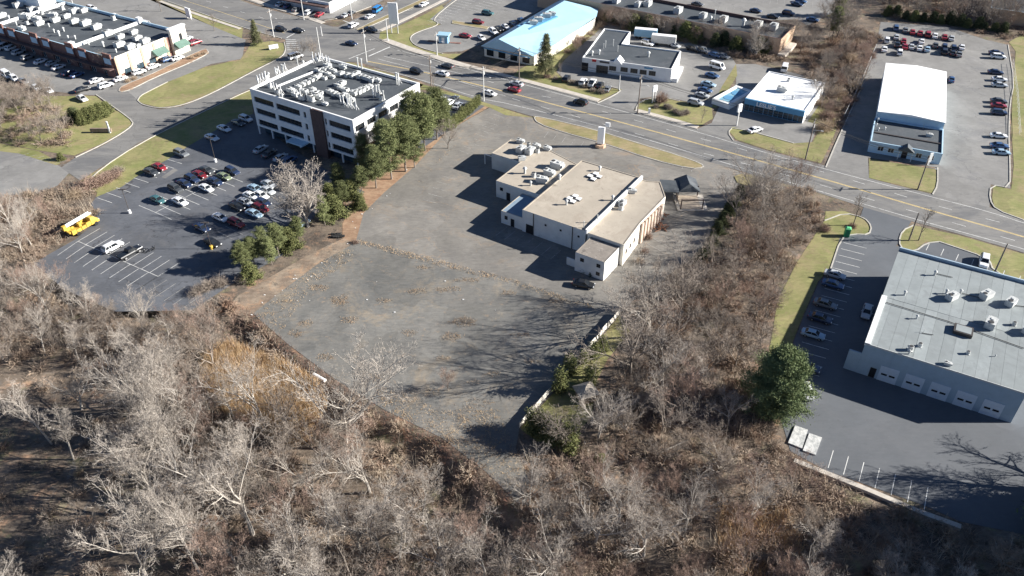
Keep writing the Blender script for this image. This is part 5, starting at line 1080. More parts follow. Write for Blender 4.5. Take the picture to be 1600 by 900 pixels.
# yellow bucket truck
p = G(131,359); q_ = G(150,348); d = q_-p; bt = empty('bucket_truck', Vector((p.x, p.y, .03)), math.atan2(d.y, d.x), 'yellow utility bucket truck with white boom at the edge of the office lot', 'truck')
m_yl = M('yellow_truck_paint', (0.52, 0.34, 0.06), 0.5, 0.15, 2, spot=[((0.30, 0.17, 0.05), 1.5, .58, .7)])
MB().box(-3.7,3.4,-.5,.5,.6,.9).build('chassis', m_tr, bt)
cb = MB(); cb.add([(1.7,-1.1,.7),(3.9,-1.1,.7),(3.9,1.1,.7),(1.7,1.1,.7),(1.7,-1.1,1.7),(3.7,-1.1,1.45),(3.7,1.1,1.45),(1.7,1.1,1.7),(1.8,-.95,2.5),(2.6,-.95,2.5),(2.6,.95,2.5),(1.8,.95,2.5)], [(0,1,5,4),(1,2,6,5),(2,3,7,6),(3,0,4,7),(4,5,9,8),(5,6,10,9),(6,7,11,10),(7,4,8,11),(8,9,10,11)]); cb.build('cab', m_yl, bt)
MB().add([(2.66,-.85,2.4),(3.55,-.95,1.62),(3.55,.95,1.62),(2.66,.85,2.4)], [(0,1,2,3)]).build('windscreen', m_cg, bt)
for s in (-1, 1):
    for x in (-3.5, -2.2, -0.9, 0.4): MB().box(x,x+1.15,s*1.15-.25*(s>0)-.0*(s<0),s*1.15+.25*(s<0),.8,1.9 if x < -3 or x > 0 else 1.6).build('tool_locker', m_yl, bt)
    for x in (-2.1, 2.8): MB().tube((x,s*.85,.5),(x,s*1.15,.5),.5,n=12).build('wheel', m_ty, bt)
MB().box(-3.6,1.6,-.85,.85,.95,1.25).build('deck', m_yl, bt)
MB().tube((-.6,0,1.25),(-.6,0,2.3),.45,n=10).build('turret', m_yl, bt)
b_ = MB(); b_.tube((3.2,.35,2.75),(-3.6,.35,2.75),.24,n=6); b_.tube((-3.4,.75,2.9),(2.9,.75,3.0),.2,n=6); bo = b_.build('boom', m_gutter, bt)
MB().box(-4.4,-3.6,.1,.9,2.0,3.1).build('bucket', m_yl, bo); MB().tube((-3.8,-.6,1.3),(-3.8,-.6,1.7),.3,n=8).build('winch', m_yl, bt)
for s in (-1, 1): MB().box(3.88,3.95,s*.8-.18,s*.8+.18,1.0,1.25).build('headlight', m_hl, bt)
# scrap heap beside the black pickup
g0 = G(232,392); mb = MB()
for k in range(14):
    a = rr.uniform(0, 6.3); x, y = rr.uniform(-1.5,1.5), rr.uniform(-1,1); mb.tube((x,y,.05),(x+math.cos(a),y+math.sin(a),.1+rr.uniform(0,.5)), .05, n=4)
tag(mb.build('scrap_heap', m_tr, loc=g0), 'small heap of dark scrap beside the black pickup truck', 'debris')
# ------------------------------------------------ trees
def bark(n, c, v=0.25, rnd=0.15): return M(n, c, 0.9, v, 1.2, rnd=rnd, bump=0.2, stretch=(1, 1, 0.4))
m_bw = bark('white_bark', (0.37, 0.335, 0.295)); m_tw = bark('pale_twigs', (0.35, 0.31, 0.27), 0.12, 0.12)
m_bg = bark('grey_bark', (0.20, 0.17, 0.145)); m_tg = bark('grey_brown_twigs', (0.265, 0.225, 0.19), 0.15, 0.18)
m_tb = bark('reddish_brown_twigs', (0.28, 0.20, 0.16), 0.2, 0.2)
m_tt = bark('tan_twigs', (0.36, 0.28, 0.20), 0.2, 0.15)
def slivers(P0, P1, w0, rng):
    """thin tapered twigs, one triangle each: P0 base, P1 tip"""
    d = P1-P0; a = rng.normal(size=d.shape); n = np.cross(d, a); n /= np.linalg.norm(n, axis=1, keepdims=True)+1e-9
    n = n*w0[:, None]/2; return np.stack([P0-n, P0+n, P1], 1)
def bare_tree(seed, h=15, spread=0.42, nl=10, lvl=(6, 6, 5), rt=0.22, lean=0.05, start=0.25, tw=0.05, up=0.25, fr=(.48,.5,.55), rk=(.5,.55,.6)):
    r = random.Random(seed); g = np.random.default_rng(seed); tr = MB(); A, B, Wd = [], [], []
    def rv(): return Vector((r.gauss(0,1), r.gauss(0,1), r.gauss(0,1)))
    def limb(p, d, L, rad, lev):
        nseg = 5 if lev == 0 else (4 if lev < 3 else 2); pts = [p]; dd = d.copy()
        for i in range(nseg):
            dd = (dd+rv()*(0.05 if lev == 0 else 0.16)+Vector((0, 0, up*0.35 if lev else 0.05))).normalized(); pts.append(pts[-1]+dd*(L/nseg))
        for i in range(nseg):
            ra, rb2 = rad*(1-i/nseg*0.75), rad*(1-(i+1)/nseg*0.75)
            if lev <= 1 or (lev == 2 and ra > .03): tr.tube(pts[i], pts[i+1], ra, rb2, n=(6, 4, 3)[lev], cap=False)
            else: A.append(pts[i]); B.append(pts[i+1]+(pts[i+1]-pts[i])*0.15); Wd.append(max(ra*2, tw*0.9))
        if lev >= 4: return
        nc = nl if lev == 0 else lvl[lev-1]
        for k in range(nc):
            t = start+(1-start)*(k+r.random())/nc if lev == 0 else 0.22+0.78*(k+r.random())/nc
            x = min(t*nseg, nseg-1e-3); i = int(x); q_ = pts[i].lerp(pts[i+1], x-i); ax = (pts[i+1]-pts[i]).normalized()
            o = rv(); o = (o-ax*o.dot(ax)).normalized(); an = r.uniform(0.5, 1.0) if lev else r.uniform(0.55, 1.05)
            nd = (ax*math.cos(an)+o*math.sin(an)+Vector((0, 0, up*0.4))).normalized()
            f = (spread*(1.15-0.45*t) if lev == 0 else fr[lev-1])*(1.15-.45*t if lev else 1)
            limb(q_, nd, L*f*r.uniform(.75, 1.2), max(rad*(1-t*.55)*((.62,)+rk)[lev], 0.010), lev+1)
    limb(Vector((0, 0, -0.3)), Vector((lean, r.uniform(-.05, .05), 1)).normalized(), h*0.9, rt, 0)
    A_, B_, W_ = np.array(A), np.array(B), np.array(Wd)
    return tr, slivers(A_, B_, W_, g)
def shrub(seed, h=3.0, n=260, w=1.0, tw=0.05, fine=7):
    g = np.random.default_rng(seed); th_ = g.uniform(0, 2*np.pi, n); el = np.arccos(g.uniform(0.12, 1.0, n)); L_ = h*g.uniform(.6, 1.05, n)
    D = np.stack([np.cos(th_)*np.sin(el)*w, np.sin(th_)*np.sin(el)*w, np.cos(el)], 1); b = g.normal(0, 0.15*h/3, (n, 3)); b[:, 2] = 0
    A_ = [b]; B_ = [b+D*L_[:, None]]; W_ = [np.full(n, tw*1.5)]
    for k in range(fine):
        t = g.uniform(.25, .95, n)[:, None]; s = b+D*L_[:, None]*t; e = s+(D*0.6+g.normal(0, .55, (n, 3)))*(h*0.22)
        A_.append(s); B_.append(e); W_.append(np.full(n, tw))
    V = slivers(np.concatenate(A_), np.concatenate(B_), np.concatenate(W_), g)
    return V[(V[:, 2, 2] > -0.1)]
TREES = {}
def tkind(name, mb_trunk, V, mt, mc): TREES[name] = (mb_trunk.mesh('trunk', mt), tri_mesh('crown', V, mc))
# forked, wide-limbed trees
for i in range(5):
    t_, v_ = bare_tree(20+i, h=7.5+i*.6, spread=1.55, nl=6+i % 2, lvl=(11, 7, 6), rt=.36, tw=.040, lean=(-.12, .10, .02, -.16, .08)[i], start=.35, up=.22, fr=(.40, .50, .55), rk=(.62, .42, .5)); tkind('pale%d' % i, t_, v_, m_bw, m_tw)
for i in range(4):
    t_, v_ = bare_tree(40+i, h=6+i*.6, spread=1.6, nl=7, lvl=(11, 7, 6), rt=.28, tw=.042, start=.3, up=.2, lean=(.1, -.1, .05, .0)[i], fr=(.42, .5, .55), rk=(.6, .42, .5)); tkind('grey%d' % i, t_, v_, m_bg, m_tg)
for i in range(3):
    t_, v_ = bare_tree(60+i, h=5+i, spread=1.5, nl=8, lvl=(9, 7, 6), rt=.16, tw=.042, start=.12, up=.4, fr=(.42, .5, .55), rk=(.6, .45, .5)); tkind('brown%d' % i, t_, v_, m_bg, m_tb)
for i in range(2):
    t_, v_ = bare_tree(70+i, h=3.6, spread=1.9, nl=13, lvl=(11, 7, 6), rt=.3, tw=.044, start=.2, up=.22, fr=(.40, .5, .55), rk=(.55, .42, .5)); tkind('round%d' % i, t_, v_, m_bw, (m_tw, m_tg)[i])
for i in range(2):   # straight, single-stemmed
    t_, v_ = bare_tree(76+i, h=16, spread=.34, nl=16, lvl=(7, 6, 5), rt=.24, tw=.042, start=.35, up=.3, lean=.1-.2*i); tkind('tall%d' % i, t_, v_, m_bw, m_tw)
t_, v_ = bare_tree(80, h=6.5, spread=.40, nl=10, lvl=(5, 4, 3), rt=.12, tw=.045, start=.3); tkind('small0', t_, v_, m_bg, m_tg)
def tree(u, v, kind, s, label, group=None, rot=None, name='bare_tree', at=None):
    p = at if at is not None else GT(u, v); o = empty(name, p, rr.uniform(0, 6.28) if rot is None else rot, label, 'tree', group); o.scale = (s, s, s*rr.uniform(.95, 1.08))
    t, c = TREES[kind]; link('trunk', t, o); link('crown', c, o); return o
def inside(p, poly):
    x, y = p; c = False
    for i in range(len(poly)):
        (x0, y0), (x1, y1) = poly[i-1], poly[i]
        if (y0 > y) != (y1 > y) and x < (x1-x0)*(y-y0)/(y1-y0)+x0: c = not c
    return c
def scatter(poly, spacing, seed, keep=()):
    """jittered points at ground spacing (m) in a photo-measured area"""
    W_ = [(lambda g: (g.x, g.y))(G(u, v)) for u, v in poly]; r = random.Random(seed); out = []
    xs_ = [p[0] for p in W_]; ys_ = [p[1] for p in W_]; y = min(ys_)
    while y < max(ys_):
        x = min(xs_)
        while x < max(xs_):
            q_ = (x+r.uniform(-.45, .45)*spacing, y+r.uniform(-.45, .45)*spacing)
            if inside(q_, W_) and all(math.hypot(q_[0]-k[0], q_[1]-k[1]) > spacing*.5 for k in keep): out.append(q_)
            x += spacing
        y += spacing
    return out
def in_view(p, h=9.0):
    for z in (0, h):
        c = p[1]*CP+(CAMH-z)*SP; u = 800+p[0]/c*FPX; v = 450-(p[1]*SP-(CAMH-z)*CP)/c*FPX
        if -25 < u < 1625 and -25 < v < 925: return True
    return False
def wood(poly, spacing, seed, kinds, smin, smax, what, where, group, name='bare_tree'):
    pts = scatter(poly, spacing, seed); r = random.Random(seed+1)
    pts = [p for p in pts if in_view(p)]
    pts.sort(key=lambda p: p[1]); nb = 3 if len(pts) > 36 else (2 if len(pts) > 14 else 1); cnt = {}
    bands = [pts[len(pts)*b//nb:len(pts)*(b+1)//nb] for b in range(nb)]; bn = {1: [''], 2: ['lower half of ', 'upper half of '], 3: ['lowest part of ', 'middle of ', 'uppermost part of ']}[nb]
    for b in range(nb):
        for p in sorted(bands[b], key=lambda p: p[0]/p[1]):
            k = r.choice(kinds); z = float(th(p[0], p[1])); c = cnt.get((b, k[:4]), 0); cnt[(b, k[:4])] = c+1
            w_ = {'tall': 'straight leafless tree', 'pale': 'pale leafless tree', 'grey': 'grey leafless tree', 'brow': 'brown leafless tree', 'roun': 'round leafless tree', 'smal': 'small leafless tree'}[k[:4]]
            tree(0, 0, k, r.uniform(smin, smax), '%s, %s such from left, %s%s' % (w_, ordn(c), bn[b], where), group, at=Vector((p[0], p[1], z)), name=name)
# hand placed leading trees: photo foot point, kind, scale
LEAD = [(541,700,'pale4',1.15,'tall white-barked tree standing in front of the vacant lot edge',0.3),(568,668,'pale1',.9,'second white-barked tree just right of the tallest at the lot edge',2.0),
 (395,835,'pale2',1.15,'big white-barked tree with wide limbs at the bottom left',1.0),(252,690,'pale3',1.1,'leaning pale tree at the left edge of the dense woods',2.6),(215,640,'pale1',.95,'pale twin-stemmed tree left of the dense woods',4.4),
 (592,860,'pale3',.9,'pale fan-shaped tree at the bottom, left of the middle',0.2),(695,905,'pale0',.85,'pale tree at the bottom edge left of the middle',5.0),(475,905,'pale1',1.0,'white-barked tree with low hooked limb at the bottom edge',3.1),
 (230,905,'pale2',1.0,'white-barked tree reaching in at the bottom left edge',4.2),(828,790,'pale3',.62,'small pale tree at the tip of the vacant lot',0.8),(870,905,'pale2',.8,'pale many-stemmed tree at the bottom middle',2.2),(930,850,'pale0',.8,'silvery tree right of the bottom middle',1.4),
 (481,354,'round0',1.75,'broad white-barked round tree beside the parked cars of the office lot',0.9),(1125,742,'round1',.8,'grey round-crowned tree below the garden strip',0.4),
 (1015,528,'pale2',1.0,'large grey tree behind the upper end of the white fence',2.0),(1035,606,'pale1',.85,'large pale tree in the middle of the garden strip',3.3),(985,590,'grey3',1.25,'grey tree between shed and white fence',4.0),(1060,500,'grey2',1.1,'large grey tree at the corner of the vacant lot',1.1),(1090,460,'round1',.9,'wide grey tree beside the lower end of the brick wall lot',1.9),
 (1010,478,'grey0',1.1,'pale wide tree leaning over the vacant lot corner',4.4),(885,700,'grey0',.8,'grey tree at the lower end of the white fence',3.0),(975,675,'round1',.75,'grey bushy tree below the garden shed',5.0),
 (1333,352,'small0',1.3,'small bare street tree beside the portable toilet',0.2),(1435,376,'small0',1.25,'small bare street tree on the garage verge',3.2),(1180,90,'round0',1.1,'round pale leafless tree in front of the long flat roof',0.0),
 (128,640,'pale0',.7,'thin pale tree in the left woods',3.0),(50,385,'pale2',.6,'thin white-barked tree left of the office lot corner',2.0),(35,398,'pale1',.55,'second thin white-barked tree left of the office lot corner',1.0),
 (422,72,'small0',.9,'small bare tree beside the low white monument sign',1.0),(335,48,'small0',1.0,'small street tree on the verge, right of the white sign',2.0),(252,18,'small0',1.1,'small street tree on the verge, left of the white sign',4.0),
 (678,140,'small0',.8,'small bare tree behind the office building corner',0.0),(470,94,'grey1',.5,'bare tree behind the office roof corner',1.0),(492,96,'grey2',.55,'second bare tree behind the office roof corner',2.0),
 (1150,348,'grey1',1.0,'tall grey tree at the upper right corner of the vacant lot',0.5),(1176,322,'grey3',1.05,'tall grey tree near the lot entrance island',2.5),(1190,345,'pale4',.8,'pale leaning tree behind the right edge of the vacant lot',1.5),
 (700,232,'grey1',.6,'bare tree at the right end of the office pines',3.5),(165,118,'small0',1.3,'bare tree at the corner of the plaza end wall',2.5),(1096,192,'small0',.7,'small bare tree at the right end of the shrub island',2.5),(875,118,'small0',.7,'small bare tree right of the spruce',0.5),
 (700,610,'brown0',.5,'thin sapling at the worn lower edge of the vacant lot',0.5),(566,690,'brown1',.6,'thin dark sapling right of the tall white-barked tree',0.5)]
for (u, v, k, s, l, ro) in LEAD: tree(u, v, k, s, l, 'leading bare trees', ro)
OFFL = [(tuple(G(1705, 773).xy), 'round1', 2.2, 'large bare tree beyond the right edge casting branch shadow on the lot'), (tuple(G(1720, 812).xy), 'grey3', 1.1, 'bare tree beyond the lower right corner')]
for (p, k, s, l) in OFFL: tree(0, 0, k, s, l, 'leading bare trees', 1.2, at=Vector((p[0], p[1], -1)))
wood([(255,520),(330,520),(400,600),(520,680),(640,740),(740,800),(830,850),(860,1000),(380,1000),(300,850),(250,700)], 6.0, 5, ['pale0','pale2','pale3','tall0','grey0','grey1','grey3','brown0','brown1','brown2','grey2','tall1'], .55, .95, None, 'woods below the vacant lot', 'bare trees below the vacant lot')
wood([(-60,420),(50,420),(110,462),(200,500),(300,505),(300,560),(180,580),(60,560),(-60,540)], 5.0, 6, ['tall0','grey0','grey1','grey2','brown1','pale3','tall1','brown0'], .45, .72, None, 'woods left of the office lot', 'bare trees left of the office lot')
wood([(-60,600),(120,620),(250,760),(260,1000),(-60,1000)], 17.0, 16, ['tall1','grey0','tall0'], .7, .9, None, 'the open forest floor', 'bare trees on the open forest floor')
wood([(-80,320),(60,322),(130,330),(95,368),(40,410),(-60,420)], 6.0, 8, ['brown1','brown2','grey0','pale3'], .35, .5, None, 'the thicket at the left edge', 'bare trees at the left edge')
wood([(-40,135),(60,150),(100,180),(110,232),(60,225),(-40,205)], 6.5, 9, ['grey0','grey1','grey2','brown0'], .5, .72, None, 'the grove left of the cedars', 'bare trees left of the cedars')
wood([(1010,480),(1090,420),(1150,350),(1185,300),(1255,300),(1275,345),(1240,400),(1205,480),(1190,560),(1150,650),(1180,700),(1050,740),(900,740),(930,690),(950,600)], 6.3, 10, ['grey0','grey1','grey2','grey3','brown0','brown1','brown2','pale0','round1','grey2'], .42, .85, None, 'strip beside the garage lawn', 'bare trees beside the garage lawn')
wood([(840,790),(900,760),(1180,730),(1230,770),(1300,830),(1350,1000),(840,1000)], 6.0, 12, ['grey0','grey1','brown0','brown1','brown2','round1','round0','grey3','pale3'], .45, .8, None, 'the brushy bottom woods', 'bare trees at the bottom')
wood([(1380,880),(1500,860),(1660,880),(1660,1000),(1380,1000)], 5.0, 13, ['round0','round1','grey0'], .55, .75, None, 'the bottom right corner', 'bare trees at the bottom right corner')
wood([(1275,120),(1320,80),(1375,75),(1345,130),(1300,215),(1270,190)], 7.5, 14, ['grey0','grey1','brown0','brown2'], .5, .75, None, 'strip left of the warehouse lot', 'bare trees left of the warehouse lot')
wood([(1225,70),(1290,30),(1350,35),(1330,90),(1270,115)], 8.5, 15, ['grey2','grey1','round1'], .6, .85, None, 'the trees behind the pool store', 'bare trees behind the pool store')
wood([(1370,-20),(1640,0),(1640,45),(1580,62),(1500,38),(1380,28)], 7, 17, ['grey0','grey1','grey3','brown0','brown1'], .6, .85, None, 'wood behind the warehouse lot', 'bare trees at the top right')
wood([(940,32),(1220,75),(1225,92),(1080,66),(945,42)], 5.5, 19, ['brown0','grey0','brown1','grey1'], .5, .7, None, 'row behind the white store', 'bare trees behind the white store')
wood([(870,90),(905,55),(925,70),(900,95)], 7, 18, ['brown0','brown2'], .4, .6, None, 'the gap beside the blue roof', 'bare trees beside the blue roof')
wood([(215,600),(290,620),(330,760),(340,960),(255,960),(225,760)], 4.8, 31, ['pale0','pale2','tall0','tall1','grey3','pale4'], .8, 1.05, None, 'left fringe of the dense woods', 'bare trees on the left fringe of the woods')
# ------------------------------------------------ evergreens
def leafmat(n, c, c2, rnd=0.15): return M(n, c, 0.95, 0, 1.6, col2=c2, rnd=rnd, detail=3, spec=0.1)
m_pine = leafmat('pine_needles', (0.11, 0.135, 0.06), (0.225, 0.235, 0.11), .28); m_ever = leafmat('dark_evergreen', (0.05, 0.065, 0.035), (0.12, 0.13, 0.065)); m_yew = leafmat('olive_evergreen', (0.10, 0.12, 0.05), (0.20, 0.20, 0.085))
m_spr = leafmat('spruce_needles', (0.10, 0.11, 0.06), (0.19, 0.19, 0.10))
def leaves(P, size, g, flat=0.5):
    n = len(P); a = g.normal(size=(n, 3)); a[:, 2] *= flat; a /= np.linalg.norm(a, axis=1, keepdims=True); b = g.normal(size=(n, 3)); b -= a*(a*b).sum(1, keepdims=True); b /= np.linalg.norm(b, axis=1, keepdims=True)
    s = (size*g.uniform(.6, 1.3, n))[:, None]; return np.stack([P-a*s*1.3-b*s*.24, P+a*s*1.3-b*s*.15, P+b*s*.55], 1)
def pine_crown(seed, h=14, r0=3.2, base=.25, n=900, per=9, size=.3, pw=.75):
    g = np.random.default_rng(seed); t = g.beta(1.0, 1.25, n); z = h*(base+(1-base)*t); R = r0*(1-t)**pw*g.uniform(.55, 1.1, n)+.25; th_ = g.uniform(0, 2*np.pi, n)
    lump = 1+.28*np.sin(3*th_+z*.9+seed)+.18*np.sin(5*th_-z*1.7); R = R*lump; f = g.uniform(.25, 1, n)**.6
    c = np.stack([np.cos(th_)*R*f, np.sin(th_)*R*f, z-.12*R], 1); P = (c[:, None, :]+g.normal(0, .28, (n, per, 3))*np.array([1, 1, .55])).reshape(-1, 3)
    return leaves(P, size, g)
def pine_layers(seed, h, r0, base, nb, per=28, size=.17, nc=6, top=.5):
    g = np.random.default_rng(seed); t = (np.arange(nb)+g.random(nb))/nb; lv = np.round(t*11)/11*.75+t*.25; z = h*(base+(1-base)*lv)
    L_ = r0*np.power(np.clip(1-lv, 0.03, 1), top)*(0.55+.45*np.sin(np.clip(lv*3.2+.5, 0, 1.57)))*g.uniform(.5, 1.12, nb); an = np.arange(nb)*2.399+g.normal(0, .3, nb)
    f = g.uniform(.25, 1, (nb, nc)); R = L_[:, None]*f; up = .18*L_[:, None]*f*f
    c = np.stack([np.cos(an)[:, None]*R, np.sin(an)[:, None]*R, z[:, None]+up], -1)+g.normal(0, .18, (nb, nc, 3))
    P = (c[:, :, None, :]+g.normal(0, 1, (nb, nc, per, 3))*np.array([.42, .42, .17])*(r0/3.8)**.5).reshape(-1, 3); return leaves(P, size, g, .8)
def etrunk(h, r): m_ = MB(); m_.tube((0,0,-.3),(0,0,h*.5),r,r*.65,n=7,cap=False); m_.tube((0,0,h*.5),(0,0,h*.96),r*.65,.04,n=6,cap=False); g = random.Random(1); [m_.tube((0,0,h*(.25+.05*k)),(math.cos(k*2.4)*h*.15,math.sin(k*2.4)*h*.15,h*(.27+.05*k)),r*.25,.03,n=4,cap=False) for k in range(12)]; return m_
for i in range(3): tkind('pine%d' % i, etrunk(14+i, .25), pine_layers(100+i, 14+i, 4.9, .36-.08*i, (70, 95, 60)[i], 50, .15, 7, (.32, .42, .26)[i]), m_bg, m_pine)
tkind('bigpine', etrunk(13, .35), pine_layers(110, 13, 7.4, .05, 170, 60, .15, 9, .40), m_bg, leafmat('grey_green_needles', (0.095, 0.135, 0.065), (0.20, 0.235, 0.115)))
tkind('spruce', etrunk(14, .22), pine_crown(111, 14, 3.6, .12, 900, 18, .17, .9), m_bg, m_spr)
tkind('cedar', etrunk(3.2, .1), pine_crown(112, 3.4, .55, .03, 160, 12, .12, .5), m_bg, m_yew)
tkind('darkbush', etrunk(4.5, .12), pine_crown(113, 4.8, 2.3, .04, 420, 20, .16, .55), m_bg, m_ever)
tkind('olivebush', etrunk(4.5, .12), pine_crown(114, 4.6, 2.4, .04, 420, 20, .16, .5), m_bg, m_yew)
def ever(lst, where, what, group, name='pine_tree'):
    for i, (u, v, k, s) in enumerate(sorted(lst)): tree(u, v, k, s, ('%s, %s from left, %s' % (what, ordn(i), where)) if len(lst) > 1 else '%s %s' % (what, where), group, name=name)
ever([(588,294,'pine1',.78),(566,304,'pine0',.55),(612,280,'pine2',1.0),(634,268,'pine0',1.12),(648,262,'pine2',.72),(664,236,'pine1',1.05),(683,218,'pine0',1.0),(572,276,'pine2',.7),(604,256,'pine1',.85),(646,238,'pine2',1.0),(694,212,'pine2',.7)], 'right of the office building', 'tall green pine', 'pines beside the office building')
ever([(1207,640,'bigpine',1.0)], 'standing alone beside the garage lot', 'big round green pine', None)
ever([(852,118,'spruce',1.0)], 'beside the blue-roofed restaurant', 'tall olive-green spruce', None)
ever([(402,70,'spruce',.62)], 'on the grass island by the access road', 'single small conifer', None)
ever([(382,424,'pine0',.5),(398,414,'pine1',.5),(415,408,'pine2',.5),(436,400,'pine0',.55),(452,388,'olivebush',1.1),(392,436,'olivebush',.9),(468,378,'pine1',.45),(425,414,'pine2',.42)], 'lower right corner of the office lot', 'green bushy pine', 'young pines at the office lot corner')
ever([(522,338,'olivebush',1.3),(536,322,'pine0',.5),(548,308,'olivebush',1.1),(508,352,'pine2',.45),(562,325,'olivebush',.8),(530,296,'pine1',.5),(515,312,'olivebush',1.0)], 'right of the round white-barked tree', 'yellow-green bush', 'bushes below the office pines', name='evergreen_bush')
ever([(704+i*3.7, 203-i*3.3, 'cedar', .9+.1*(i % 3)) for i in range(13)], 'row beside the office side lot', 'small columnar cedar', 'cedars beside the office side lot', name='cedar_tree')
ever([(128,192,'olivebush',.85),(138,189,'olivebush',.9),(148,186,'olivebush',.9),(158,182,'olivebush',.9),(168,177,'olivebush',.8),(118,190,'darkbush',.9)], 'in the hedge at the access road', 'olive-green cedar', 'cedar hedge at the access road', name='cedar_tree')
ever([(96,250,'olivebush',.45)], 'beside the left lot', 'small round shrub', None, name='evergreen_bush')
dk_ = [(948+i*15.5+rr.uniform(-4, 4), 34+i*3.1+rr.uniform(-3, 5), rr.choice(['darkbush','olivebush','olivebush']), rr.uniform(.8, 1.3)) for i in range(17) if i % 4 != 2]
ever(dk_, 'in the row behind the white store', 'dark evergreen', 'evergreens behind the white store', name='evergreen_tree')
ever([(1385+i*14+rr.uniform(-3, 3), 24+i*2.0+rr.uniform(-2, 2), 'darkbush' if i % 3 else 'olivebush', rr.uniform(.65, .95)) for i in range(14)], 'hedge behind the warehouse lot', 'dark evergreen', 'evergreen hedge behind the warehouse lot', name='evergreen_tree')
ever([(1308,25,'spruce',.9),(1300,60,'pine1',.7)], 'behind the pool store near the top edge', 'dark conifer', 'conifers near the top edge')
ever([(875,612,'cedar',1.6),(893,585,'cedar',1.2),(888,575,'cedar',1.1),(921,603,'cedar',1.4),(928,560,'cedar',1.2),(912,566,'cedar',1.0),(942,548,'cedar',1.1)], 'in the fenced garden', 'yellow-green garden shrub', 'shrubs in the fenced garden', name='garden_shrub')
ever([(832+i*8.5, 672+i*4.6, 'cedar', 1.5+.15*(i % 2)) for i in range(8)], 'dark row at the lower garden end', 'narrow dark cedar', 'cedars at the lower end of the garden', name='cedar_tree')
ever([(1095-i*0.0+(i*8.5), 408-i*14.5, 'darkbush', rr.uniform(.5, .75)) for i in range(8)], 'right edge of the vacant lot', 'dark green bush', 'bushes along the right edge of the vacant lot', name='evergreen_bush')
ever([(938,725,'olivebush',.5)], 'below the garden shed among dead leaves', 'small bright green bush', None, name='evergreen_bush')
ever([(838,362,'darkbush',.5),(925,430,'darkbush',.35),(912,425,'darkbush',.35),(937,433,'darkbush',.3)], 'against the vacant building front', 'dark overgrown bush', 'bushes against the vacant building', name='evergreen_bush')
# off-frame conifers whose shade falls in the lower right corner
for i, (x, y) in enumerate([tuple(G(u, v).xy) for u, v in ((1735,868),(1725,888),(1770,862),(1765,884),(1805,868),(1800,892),(1740,908),(1840,880))]): tree(0, 0, 'bigpine', 1.7, 'dark conifer %s from left beyond the lower right edge' % ordn(i), 'conifers beyond the lower right edge', at=Vector((x, y, -2)), name='pine_tree')
# leafless shrubs
m_shb = [m_tg, m_tb, m_tt]
SH = [tri_mesh('shrub', shrub(200+i, 3.0+.4*i, 300, .9, .045, 8), m_shb[i]) for i in range(3)]
def shrubs(lst, where, group):
    for i, (u, v, k, s) in enumerate(sorted(lst)):
        p = GT(u, v); o = link('bare_shrub', SH[k], None, p, rr.uniform(0, 6.2)); o.scale = (s*rr.uniform(.9,1.2), s, s*rr.uniform(.8,1.1)); tag(o, '%s leafless shrub, %s from left, %s' % (['grey','reddish-brown','tan'][k], ordn(i), where), 'shrub', group)
shrubs([(128,300,1,.9),(140,293,1,1.0),(152,290,1,1.0),(165,284,1,1.0),(178,278,1,.95),(118,308,2,.8),(185,270,0,.8)], 'thicket at the office lot corner', 'shrubs at the office lot corner')
shrubs([(893,130,0,.5),(900,132,0,.5),(915,137,0,.5),(926,143,0,.5),(940,146,0,.6),(868,124,0,.5),(855,121,1,.5)], 'bed before the white store', 'shrubs before the white store')
shrubs([(1032,159,1,1.0),(1045,170,0,.6),(1055,176,0,.6),(1064,180,0,.6),(1040,168,0,.5),(1025,168,0,.5),(1072,178,0,.6)], 'island at the store driveway', 'shrubs on the store island')
shrubs([(200,128,2,.4),(210,124,2,.4),(222,118,0,.3),(300,92,2,.4),(310,88,2,.4),(318,85,2,.35)], 'in the plaza planting bed', 'shrubs in the plaza bed')
shrubs([(555,380,1,.35),(1288,360,1,.6),(1332,355,1,.4),(940,385,2,.4),(1008,395,1,.4),(1012,372,1,.5),(1000,410,2,.4),(380,440,0,.8),(345,446,0,.9),(325,452,0,.9),(310,458,0,.8)], 'beside walls and lot edges', 'scattered shrubs')
shrubs([(1345+i*7.5*(-1), 60+i*18, i % 3, 1.0) for i in range(9)]+[(1360,90,1,.8),(1335,140,2,.9),(1322,165,1,.9)], 'along the warehouse lot fence', 'shrubs along the warehouse lot')
# ------------------------------------------------ undergrowth, reeds, grass: real stems, uncountable
def stems(poly, dens, seed, h0, h1, wd, lean=.35, tufts=None):
    g = np.random.default_rng(seed); W_ = np.array([[*(G(u, v).xy)] for u, v in poly]); lo, hi = W_.min(0), W_.max(0); n = int((hi-lo).prod()*dens)
    P = g.uniform(lo, hi, (n, 2))
    if tufts:
        k = len(P)//tufts; c = g.uniform(lo, hi, (k, 2)); P = c[g.integers(0, k, n)]+g.normal(0, .45, (n, 2))
    ins = np.zeros(len(P), bool); j = len(W_)-1
    for i in range(len(W_)):
        xi, yi = W_[i]; xj, yj = W_[j]; ins ^= ((yi > P[:, 1]) != (yj > P[:, 1])) & (P[:, 0] < (xj-xi)*(P[:, 1]-yi)/(yj-yi+1e-12)+xi); j = i
    P = P[ins]; z = th(P[:, 0], P[:, 1]); A_ = np.column_stack([P, z-.05]); n = len(P)
    hh = g.uniform(h0, h1, n); D = np.column_stack([g.normal(0, lean, (n, 2))*hh[:, None], hh]); return slivers(A_, A_+D, np.full(n, wd), g)
woodA = [(-90,440),(50,425),(110,465),(200,495),(290,495),(340,470),(385,496),(450,552),(520,604),(600,656),(690,698),(760,750),(818,800),(840,840),(860,1000),(-90,1000)]
